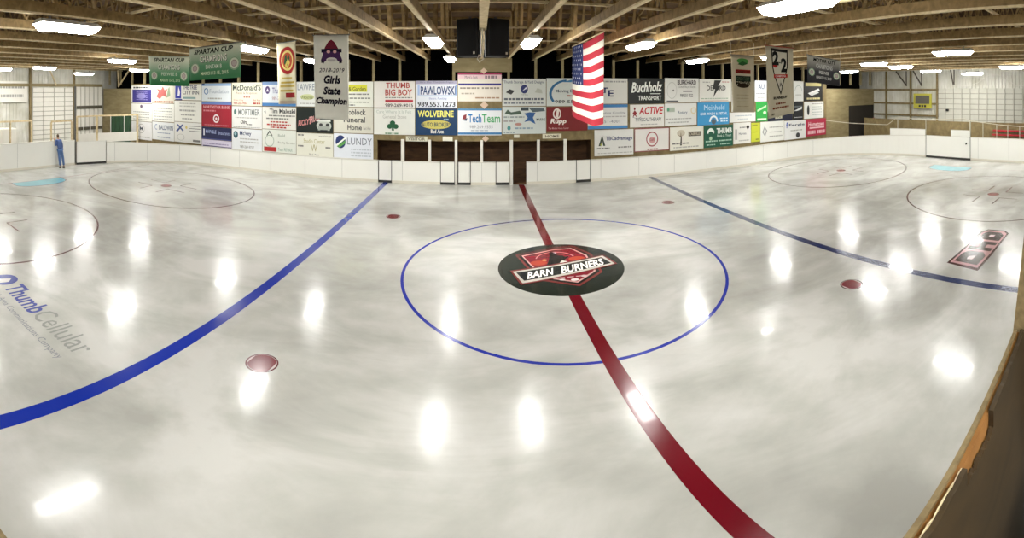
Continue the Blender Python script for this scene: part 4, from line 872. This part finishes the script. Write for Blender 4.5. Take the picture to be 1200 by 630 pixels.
# white sign banner at the far left
t = empty('wall_banner', onX(15, 122, WLX+.1)); y0, y1 = onX(-3,0,WLX+.1).y, onX(32,0,WLX+.1).y; z0, z1 = onX(15,120,WLX+.1).z, onX(15,95,WLX+.1).z
yc = t.location.y; zc = t.location.z
MB().box(0, y0-yc, z0-zc, .03, y1-yc, z1-zc).build('board', M_WHITE, t)
A = Art(bilin([(.03,y0-yc,z0-zc),(.03,y1-yc,z0-zc),(.03,y1-yc,z1-zc),(.03,y0-yc,z1-zc)], (1,0,0)), .004)
A.draw([('l',(.08,.66,.9,.82),'9A9A92'),('l',(.1,.24,.86,.38),'A4A49C')]); A.build(t)
tag(t, 'long white wall sign with two rows of faint print on the left end wall', 'sign')
# timber screen frames standing behind the left boards
def frame_screen(x, y0, y1, zb, zt, lb, n=2, glass=True, solid=None):
    t = empty('timber_screen', (x, (y0+y1)/2, 0)); w = (y1-y0)/2
    for i in range(n+1):
        y = -w + 2*w*i/n; MB().box(-.05, y-.05, -.1, .05, y+.05, zt).build('post', M_PALE, t)
    MB().box(-.05, -w, zt, .05, w, zt+.09).build('top_rail', M_PALE, t)
    if solid: MB().box(-.03, -w+.06, zb, .03, w-.06, solid).build('lower_panel', M_WHITE, t)
    tag(t, lb, 'screen', 'timber screens behind the left end boards'); return t
XS = -26.3
frame_screen(XS, onX(-14,0,XS).y, onX(37,0,XS).y, 1.0, onX(20,141,XS).z-.09, 'pale timber screen frame behind the end boards at the left edge', 2)
frame_screen(XS, onX(60,0,XS).y, onX(84,0,XS).y, 1.0, onX(70,141,XS).z-.09, 'pale timber screen frame directly behind the person', 1)
p = onX(88, 0, XS+.6); tag(MB().box(XS+.55, p.y-.05, -.1, XS+.65, p.y+.05, onX(88,101,XS+.6).z).build('steel_post', M_STEEL), 'dark post standing between the person and the wide gate', 'post')
# scorekeeper shelter with glass between gate and signs
t = empty('glass_shelter', (-26.2, 20.3, 0))
def rel(o): o.data.transform(Matrix.Translation(-t.location)); return o
pa, pb, pc_ = onX(90,0,-26.2), onX(113.5,0,-26.2), Vector((-25.2, 22.7, 0))
zt = onX(100,137,-26.2).z; zm = onX(100,158,-26.2).z
for p in (pa, pb, pc_): rel(MB().box(p.x-.07, p.y-.07, -.1, p.x+.07, p.y+.07, zt+.08).build('post', M_PALE, t))
for p, q in ((pa, pb), (pb, pc_)):
    p0, q0 = Vector((p.x,p.y,0)), Vector((q.x,q.y,0))
    rel(MB().beam(p0+Vector((0,0,zt+.04)), q0+Vector((0,0,zt+.04)), .1, .09).build('top_rail', M_PALE, t))
    rel(MB().beam(p0+Vector((0,0,1.15)), q0+Vector((0,0,1.15)), .05, .55).build('lower_panel', M_WHITE, t))
    d = (q0-p0)
    for k in (1, 2): rel(MB().box((p0+d*k/3).x-.02, (p0+d*k/3).y-.02, 1.4, (p0+d*k/3).x+.02, (p0+d*k/3).y+.02, zt).build('mullion', M_WHITE, t))
tag(t, 'timber and white panel shelter with tall uprights behind the wide gate', 'shelter')
tag(MB().box(BX0+.3, 22.90, 2.25, -26.2, 22.96, 4.05).build('plywood_sheet', M_PLY), 'tan plywood sheet in the corner beside the purple sign', 'plywood sheet')
# green tarp draped
m = MB(); N = 20
y0 = 22.88
for i in range(N+1):
    x = -28.9 + (2.7)*i/N; m.v += [(x, y0-.06*math.sin(i*1.4)-.08, .0), (x, y0-.03*math.sin(i*1.4)-.05, 2.35)]
for i in range(N): m.f.append([2*i, 2*i+2, 2*i+3, 2*i+1]); m.m.append(0)
o = m.build('green_tarp', mat('35543A', .7, .2, 2)); md = o.modifiers.new('s', 'SOLIDIFY'); md.thickness = .01; tag(o, 'dark green tarp hanging in the corner behind the shelter', 'tarp')
# clutter behind left screens
t = empty('storage_cabinet', (-28.2, 11.9, -.12)); MB().box(-.4,-1.1,0,.4,1.1,1.95).build('body', M_WHITE, t)
for s in (-1, 1): d = MB().box(.402, -.53+s*.55, .06, .43, .53+s*.55, 1.9).build('door', mat('DDDBD0', .5, .05), t); MB().box(.432, s*.08-.015, .9, .46, s*.08+.015, 1.1).build('handle', M_STEEL, d)
tag(t, 'white two-door cabinet behind the end boards at the left edge', 'cabinet')
t = empty('wooden_crate', (-27.6, 9.55, -.12))
m = MB(); [m.box(-.4,-.5,z,.4,.5,z+.16) for z in (0,.2,.4,.6,.8,1.0,1.2,1.4,1.6)]; m.build('slats', M_PALE, t); [MB().box(sx*.42-.03, sy*.47-.03, 0, sx*.42+.03, sy*.47+.03, 1.78).build('corner_post', M_PALE, t) for sx in (-1,1) for sy in (-1,1)]
tag(t, 'tall slatted wooden crate behind the left end boards', 'crate')
# ================================================================= RIGHT END
WRX = BX1
y0, y1 = onX(1099,0,WRX).y, onX(1199,0,WRX).y
sect_door('door_3', WRX-.01, min(y0,y1), max(y0,y1), onX(1150,103.5,WRX).z, 12, 'wide white sectional overhead door on the right end wall', 9, dm=mat('C6C5B8', .6, .15, 1.5), jc='9A988A')
for k, v in enumerate((105, 121, 134.5)):
    z = onX(1060, v, WRX).z; ya, yb = onX(1100,0,WRX).y, 22.9
    tag(MB().box(WRX-.12, ya, z-.06, WRX-.01, yb, z+.06).build('trim_%d' % (30+k), M_TRIM), 'horizontal girt on the right end wall', kind='structure')
for k, u in enumerate((1039, 1067.5, 1098.5)):
    p = onX(u, 0, WRX-.1); tag(MB().box(WRX-.22, p.y-.09, 0, WRX-.125, p.y+.09, CHZ).build('trim_%d' % (40+k), M_TRIM), 'upright post on the right end wall', kind='structure')
p0, p1 = onX(1070.5,109.5,WRX-.3), onX(1091.5,127,WRX-.3)
t = empty('scoreboard', (WRX-.3, (p0.y+p1.y)/2, p1.z)); w = abs(p0.y-p1.y)/2; h = p0.z-p1.z
MB().box(0, -w, 0, .08, w, h).build('case', mat('B4AE3C', .5, .08), t)
MB().box(-.012, -w*.78, h*.3, -.001, w*.78, h*.86).build('display', mat('5A564A', .4, .1), t)
for k in (-1, 0, 1): MB().box(-.012, k*w*.3-.1, h*.08, -.001, k*w*.3+.1, h*.22).build('digit_window', mat('2A2824', .4, .1), t)
MB().box(.08, -.1, h*.3, .1, .1, h*.6).build('bracket', M_STEEL, t)
tag(t, 'yellow-framed scoreboard with a dark face on the right end wall', 'scoreboard')
t = tag(MB().box(WRX-.2, onX(1111,0,WRX).y-.12, onX(1111,130,WRX).z, WRX-.14, onX(1111,0,WRX).y+.12, onX(1111,127.5,WRX).z).build('vent_box', M_BLACK), 'small black box on the big end-wall door', 'box')
# low plywood wall behind right boards
tag(MB().box(30.9, 5, -.1, 30.96, 22.5, 2.05).build('wall_low_right', M_TRIM), 'low brown plywood wall behind the end boards', kind='structure')
# bleachers, red
t = empty('bleachers', (30.3, 6.5, -.12))
for k in range(3): MB().box(-.25+.3*k-.2, -3.4, 1.25+.22*k, -.25+.3*k+.1, 3.4, 1.33+.22*k).build('seat', mat('B02A34', .5, .08), t)
for y in (-2.2, .5, 3.2): MB().box(-.5, y-.04, 0, .4, y+.04, .9).build('support', M_STEEL, t)
tag(t, 'red bleacher benches behind the right end boards', 'bleachers')
# netting posts and cable on right end
XN = 29.3
NP = [(968,140.5,22.9,'Y'),(1012,145,None,'X'),(1040,146.5,None,'X')]
cable = [onY(968,141,22.85)] + [Vector((28.3,21.9,onX(1005,144,28.9).z))] + [onX(u, v, XN) for u, v in ((1040,146),(1052,137),(1085,140),(1130,139),(1137,141.5),(1170,146),(1200,148.5),(1215,149))]
m = MB(); m.tube(cable, .018, 6); tag(m.build('net_cable', mat('CFC9B4', .6, 0)), 'pale safety cable strung above the right end boards', 'cable')
for k, (u, v) in enumerate(((1052,137),(1085,140),(1137,141.5),(1152,143.5),(1168,146),(1181,147),(1195,148))):
    q = onX(u, v, XN); tag(MB().tube([(q.x,q.y,-.1),(q.x,q.y,q.z)], .028 if u != 1137 else .05, 8).build('net_post', mat('C8C4B2', .5, .05)), 'slender pale post, %s along the safety cable from the scoreboard side' % ORD[k], 'post', 'posts of the safety cable')
q = onX(1022, 139.5, WRX-.7); MB().box(-.02,-.28,-.12,.02,.28,.12).build('wall_notice', mat('D08A84', .5, .1)).location = (BX1-.145, onX(1022,0,WRX-.14).y, onX(1022,139.5,WRX).z)
tag(bpy.data.objects['wall_notice'], 'small pink notice on the right end wall', 'notice')
for k, (ua, va, ub, vb) in enumerate(((1050,84,1062,100),(1062,84,1062,101),(1070,84,1080,100),(1080,85,1080,101),(1114,84,1117,99),(1118,84,1118,99))):
    X = WRX-.40-.12*k; pa, pb = onX(ua,va,X), onX(ub,vb,X); pa.z = CHZ-.04
    t = MB().beam(pa, pb, .07, .09).build('knee_brace', mat('4A4238', .6, .1)); tag(t, 'dark knee brace under the trusses before the end wall, %s from the far corner' % ORD[k], 'brace', 'knee braces at the machine gate end')
for k, (ua, va, ub, vb) in enumerate(((139,101,152,84),(139,102,138,84),(66,100,58,84))):
    X = WLX+.5; pa, pb = onX(ub,vb,X), onX(ua,va,X)
    if pa.y > 24: pa, pb = onY(ub,vb,22.8), onY(ua,va,22.8)
    pa.z = CHZ-.04
    t = MB().beam(pa, pb, .08, .09).build('knee_brace', M_PALE); tag(t, 'pale timber knee brace by the smaller green banner, %s from the wall of signs' % ORD[k], 'brace', 'knee braces at the person end')
X = WRX-.6; m = MB(); m.tube([onX(u, v, X) for u, v in ((1120,100),(1135,101),(1146,97),(1154,91),(1160,88.5),(1168,88),(1176,88.5),(1182,94),(1190,100),(1205,101))], .02, 6)
tag(m.build('hanging_cable', mat('D8D6CC', .6, 0)), 'white cable draped in a loop over the big end-wall door', 'cable')
# ================================================================= NEAR STAND (viewing opening where the camera stands)
ZC = EYE - 1.15
def ly(x): return .50 + .06*x
t = empty('viewing_barrier', (0, 0, 0))
def wedge(x0, x1, o0, o1, z0, z1, m, nm, n=24, jag=0):
    b = MB(); rnd = random.Random(5)
    zs = [z1 + (rnd.uniform(-jag, jag) if jag else 0) for _ in range(n+1)]
    for i in range(n):
        xa, xb = x0+(x1-x0)*i/n, x0+(x1-x0)*(i+1)/n
        b.quadbox([(xa,ly(xa)+o0,z0),(xb,ly(xb)+o0,z0),(xb,ly(xb)+o1,z0),(xa,ly(xa)+o1,z0),(xa,ly(xa)+o0,zs[i]),(xb,ly(xb)+o0,zs[i+1]),(xb,ly(xb)+o1,zs[i+1]),(xa,ly(xa)+o1,zs[i])])
    return b.build(nm, m, t)
wedge(-3, 2.40, -.020, 0, 0, ZC, M_NEARL, 'outer_sheet')
wedge(-3, 1.30, -.064, -.046, 0, ZC+.004, M_NEAR, 'inner_sheet', 90, .006)
wedge(-3, 1.30, -.0455, -.041, 0, ZC+.008, M_PALE, 'split_edge', 120, .008)
wedge(1.30, 1.66, -.064, -.046, 0, ZC-.075, M_NEAR, 'inner_sheet', 20, .012)
wedge(1.66, 2.40, -.064, -.041, 0, ZC+.004, M_NEAR, 'inner_sheet', 20, .004)
wedge(-3, 2.40, -.040, -.021, 0, ZC-.012, wood('8A5E2C', 'A8763C', 'orange_stud'), 'stud_core')
tag(t, 'plywood half wall with a rough top edge in the near lower right corner', 'barrier')
t = empty('leaning_post', (2.42, .60, 0))
MB().quadbox([(0,.2,.0),(.16,.2,.0),(.16,.44,.0),(0,.44,.0),(0,-.37,CHZ-.04),(.16,-.37,CHZ-.04),(.16,-.285,CHZ-.04),(0,-.285,CHZ-.04)]).build('post', M_NEARL, t)
tag(t, 'leaning brown timber post at the right edge of the view', 'post')
tag(MB().box(-4, -2.4, 2.2, 4.5, .30, 2.28).build('floor_stand', M_NEAR), 'plywood floor of the viewing stand', kind='structure')
# ================================================================= PERSON
def skin(name, verts, edges, radii, m, parent, root=0, sub=2):
    me = bpy.data.meshes.new(name); me.from_pydata(verts, edges, []); me.materials.append(m)
    o = bpy.data.objects.new(name, me); COL.objects.link(o); o.parent = parent
    md = o.modifiers.new('skin', 'SKIN'); md.use_smooth_shade = True
    if not me.skin_vertices: me.attributes.new  # layer comes with the modifier below
    lay = me.skin_vertices[0] if me.skin_vertices else None
    if lay is None:
        bpy.context.view_layer.objects.active = o
        bpy.ops.mesh.customdata_skin_add(); lay = me.skin_vertices[0]
    for i, r in enumerate(radii): lay.data[i].radius = (r, r) if not isinstance(r, tuple) else r; lay.data[i].use_root = (i == root)
    md = o.modifiers.new('sub', 'SUBSURF'); md.levels = sub; md.render_levels = sub
    return o
pg = onG(70.5, 196.2)
per = empty('person', (XL+.62, pg.y, 0), PI)       # local +x = towards the boards after turning
M_SKIN = mat('B98C70', .6, .05); M_JKT = mat('4C6190', .8, .1, 8); M_JEAN = mat('5A78A8', .85, .12, 8); M_SHOE = mat('1A1A1C', .6, .05); M_HAIR = mat('5A4A34', .9, .1, 20)
# body: faces the boards (+x local), leaning slightly on the cap rail with the left hand
H = 1.66
bv = [(0,0,.90),(0,0,1.05),(.02,0,1.22),(.04,0,1.36),(.05,0,1.44),(.07,0,1.52),(.085,0,1.60),
      (.03,.09,.86),(.03,.11,.48),(.0,.12,.09),(.10,.12,.05),
      (-.02,-.09,.86),(-.02,-.12,.47),(-.06,-.14,.09),(.05,-.15,.05),
      (.04,.17,1.36),(.07,.24,1.14),(.18,.22,1.24),(.21,.21,1.37),
      (.04,-.17,1.36),(.02,-.23,1.10),(.12,-.22,.88),(.15,-.21,.80)]
be = [(0,1),(1,2),(2,3),(3,4),(4,5),(5,6),(0,7),(7,8),(8,9),(9,10),(0,11),(11,12),(12,13),(13,14),(3,15),(15,16),(16,17),(17,18),(3,19),(19,20),(20,21),(21,22)]
br = [.12,.11,.125,.11,.05,.075,.07,.08,.055,.04,.03,.08,.055,.04,.03,.055,.04,.03,.025,.055,.04,.03,.025]
LEAN = lambda L: [(x + .36*max(z-.3, 0), y, z) for x, y, z in L]
bv = LEAN(bv)
body = skin('body', bv, be, br, M_SKIN, per)
jv = LEAN([(0,0,.88),(0,0,1.05),(.02,0,1.22),(.04,0,1.35),(.05,0,1.40)]) + [bv[i] for i in (15,16)] + LEAN([(.17,.222,1.21)]) + [bv[i] for i in (19,20)] + LEAN([(.11,-.22,.90)])
skin('jacket', jv, [(0,1),(1,2),(2,3),(3,4),(3,5),(5,6),(6,7),(3,8),(8,9),(9,10)], [(.17,.17),.165,.175,.155,.08,.09,.075,.055,.09,.075,.055], M_JKT, per)
skin('jeans', [bv[0],bv[7],bv[8],(.0,.12,.12),bv[11],bv[12],(-.055,-.138,.12)], [(0,1),(1,2),(2,3),(0,4),(4,5),(5,6)], [.155,.12,.095,.078,.12,.095,.078], M_JEAN, per)
for x, y in ((.0,.12), (-.06,-.14)):
    m = MB(); m.tube([(x-.07,y,.045),(x-.03,y,.055),(x+.05,y,.05),(x+.13,y,.04),(x+.18,y,.032)], [.035,.05,.048,.042,.022], 10); m.build('shoe', M_SHOE, per, smooth=True)
def ball(c, r, nm, m, parent, cut=None, n=14):
    b = MB(); c = (c[0] + .46, c[1], c[2])
    for j in range(n+1):
        for i in range(2*n):
            a = PI*j/n; q = PI*i/n; b.v.append((c[0]+r[0]*math.sin(a)*math.cos(q), c[1]+r[1]*math.sin(a)*math.sin(q), c[2]+r[2]*math.cos(a)))
    for j in range(n):
        for i in range(2*n):
            k = (i+1) % (2*n); f = [j*2*n+i, (j+1)*2*n+i, (j+1)*2*n+k, j*2*n+k]
            if cut and not all(cut(b.v[q]) for q in f): continue
            b.f.append(f); b.m.append(0)
    return b.build(nm, m, parent, smooth=True)
ball((.085,0,1.575), (.095,.078,.115), 'head', M_SKIN, per)
ball((.078,0,1.59), (.107,.090,.118), 'hair', M_HAIR, per, cut=lambda v: v[2] > 1.60 or v[0] < .52)
for s in (-1, 1):
    ball((.085, s*.08, 1.57), (.018,.01,.03), 'ear', M_SKIN, per, n=6)
    ball((.165, s*.03, 1.59), (.012,.014,.009), 'eye', mat('1C1A1A', .3, 0), per, n=6)
ball((.183, 0, 1.565), (.016,.013,.022), 'nose', M_SKIN, per, n=6); ball((.172, 0, 1.53), (.01,.026,.006), 'mouth', mat('8A4A44', .6, 0), per, n=6)
for hx, hy, hz, d in ((.60,.21,1.42,(.8,0,.45)), (.335,-.21,.77,(.25,0,-1))):
    d = Vector(d).normalized(); side = Vector((0,1,0)); pv = Vector((hx,hy,hz)); m = MB()
    m.tube([pv-d*.03, pv+d*.01, pv+d*.05], [.024,.036,.034], 8)
    nrm = d.cross(side)
    for k in range(4):
        b0 = pv + d*.05 + side*(-.027+.018*k); L = (.055,.068,.064,.05)[k]
        m.tube([b0-d*.01, b0+d*L*.5, b0+d*L*.8+nrm*.012, b0+d*L+nrm*.03], [.009,.0085,.008,.006], 6)
    m.tube([pv-side*.025, pv-side*.05+d*.03, pv-side*.055+d*.055], [.011,.01,.007], 6)
    m.build('hand', M_SKIN, per, smooth=True)
tag(per, 'person in blue jacket and jeans leaning on the end boards', 'person')
# ================================================================= CAMERA, WORLD
cd = bpy.data.cameras.new('camera'); cam = bpy.data.objects.new('camera', cd); COL.objects.link(cam)
cam.location = (0, 0, EYE); cam.rotation_euler = (PI/2, 0, 0)
cd.type = 'PANO'; cd.panorama_type = 'EQUIRECTANGULAR'; cd.clip_start = .05; cd.clip_end = 300
cd.longitude_min = (0-CX)/FX; cd.longitude_max = (1200-CX)/FX
cd.latitude_max = V0/(FX*KV); cd.latitude_min = -(630-V0)/(FX*KV)
SC.camera = cam
w = bpy.data.worlds.new('world'); SC.world = w; w.use_nodes = True
w.node_tree.nodes['Background'].inputs[0].default_value = (.9, .95, 1, 1); w.node_tree.nodes['Background'].inputs[1].default_value = .3
SC.view_settings.view_transform = 'Standard'; SC.view_settings.look = 'None'; SC.view_settings.gamma = 1; SC.view_settings.exposure = .34
SC.view_settings.use_curve_mapping = False
SC.cycles.use_denoising = True
SC.cycles.max_bounces = 8; SC.cycles.diffuse_bounces = 5; SC.cycles.glossy_bounces = 3
SC.cycles.sample_clamp_indirect = 8
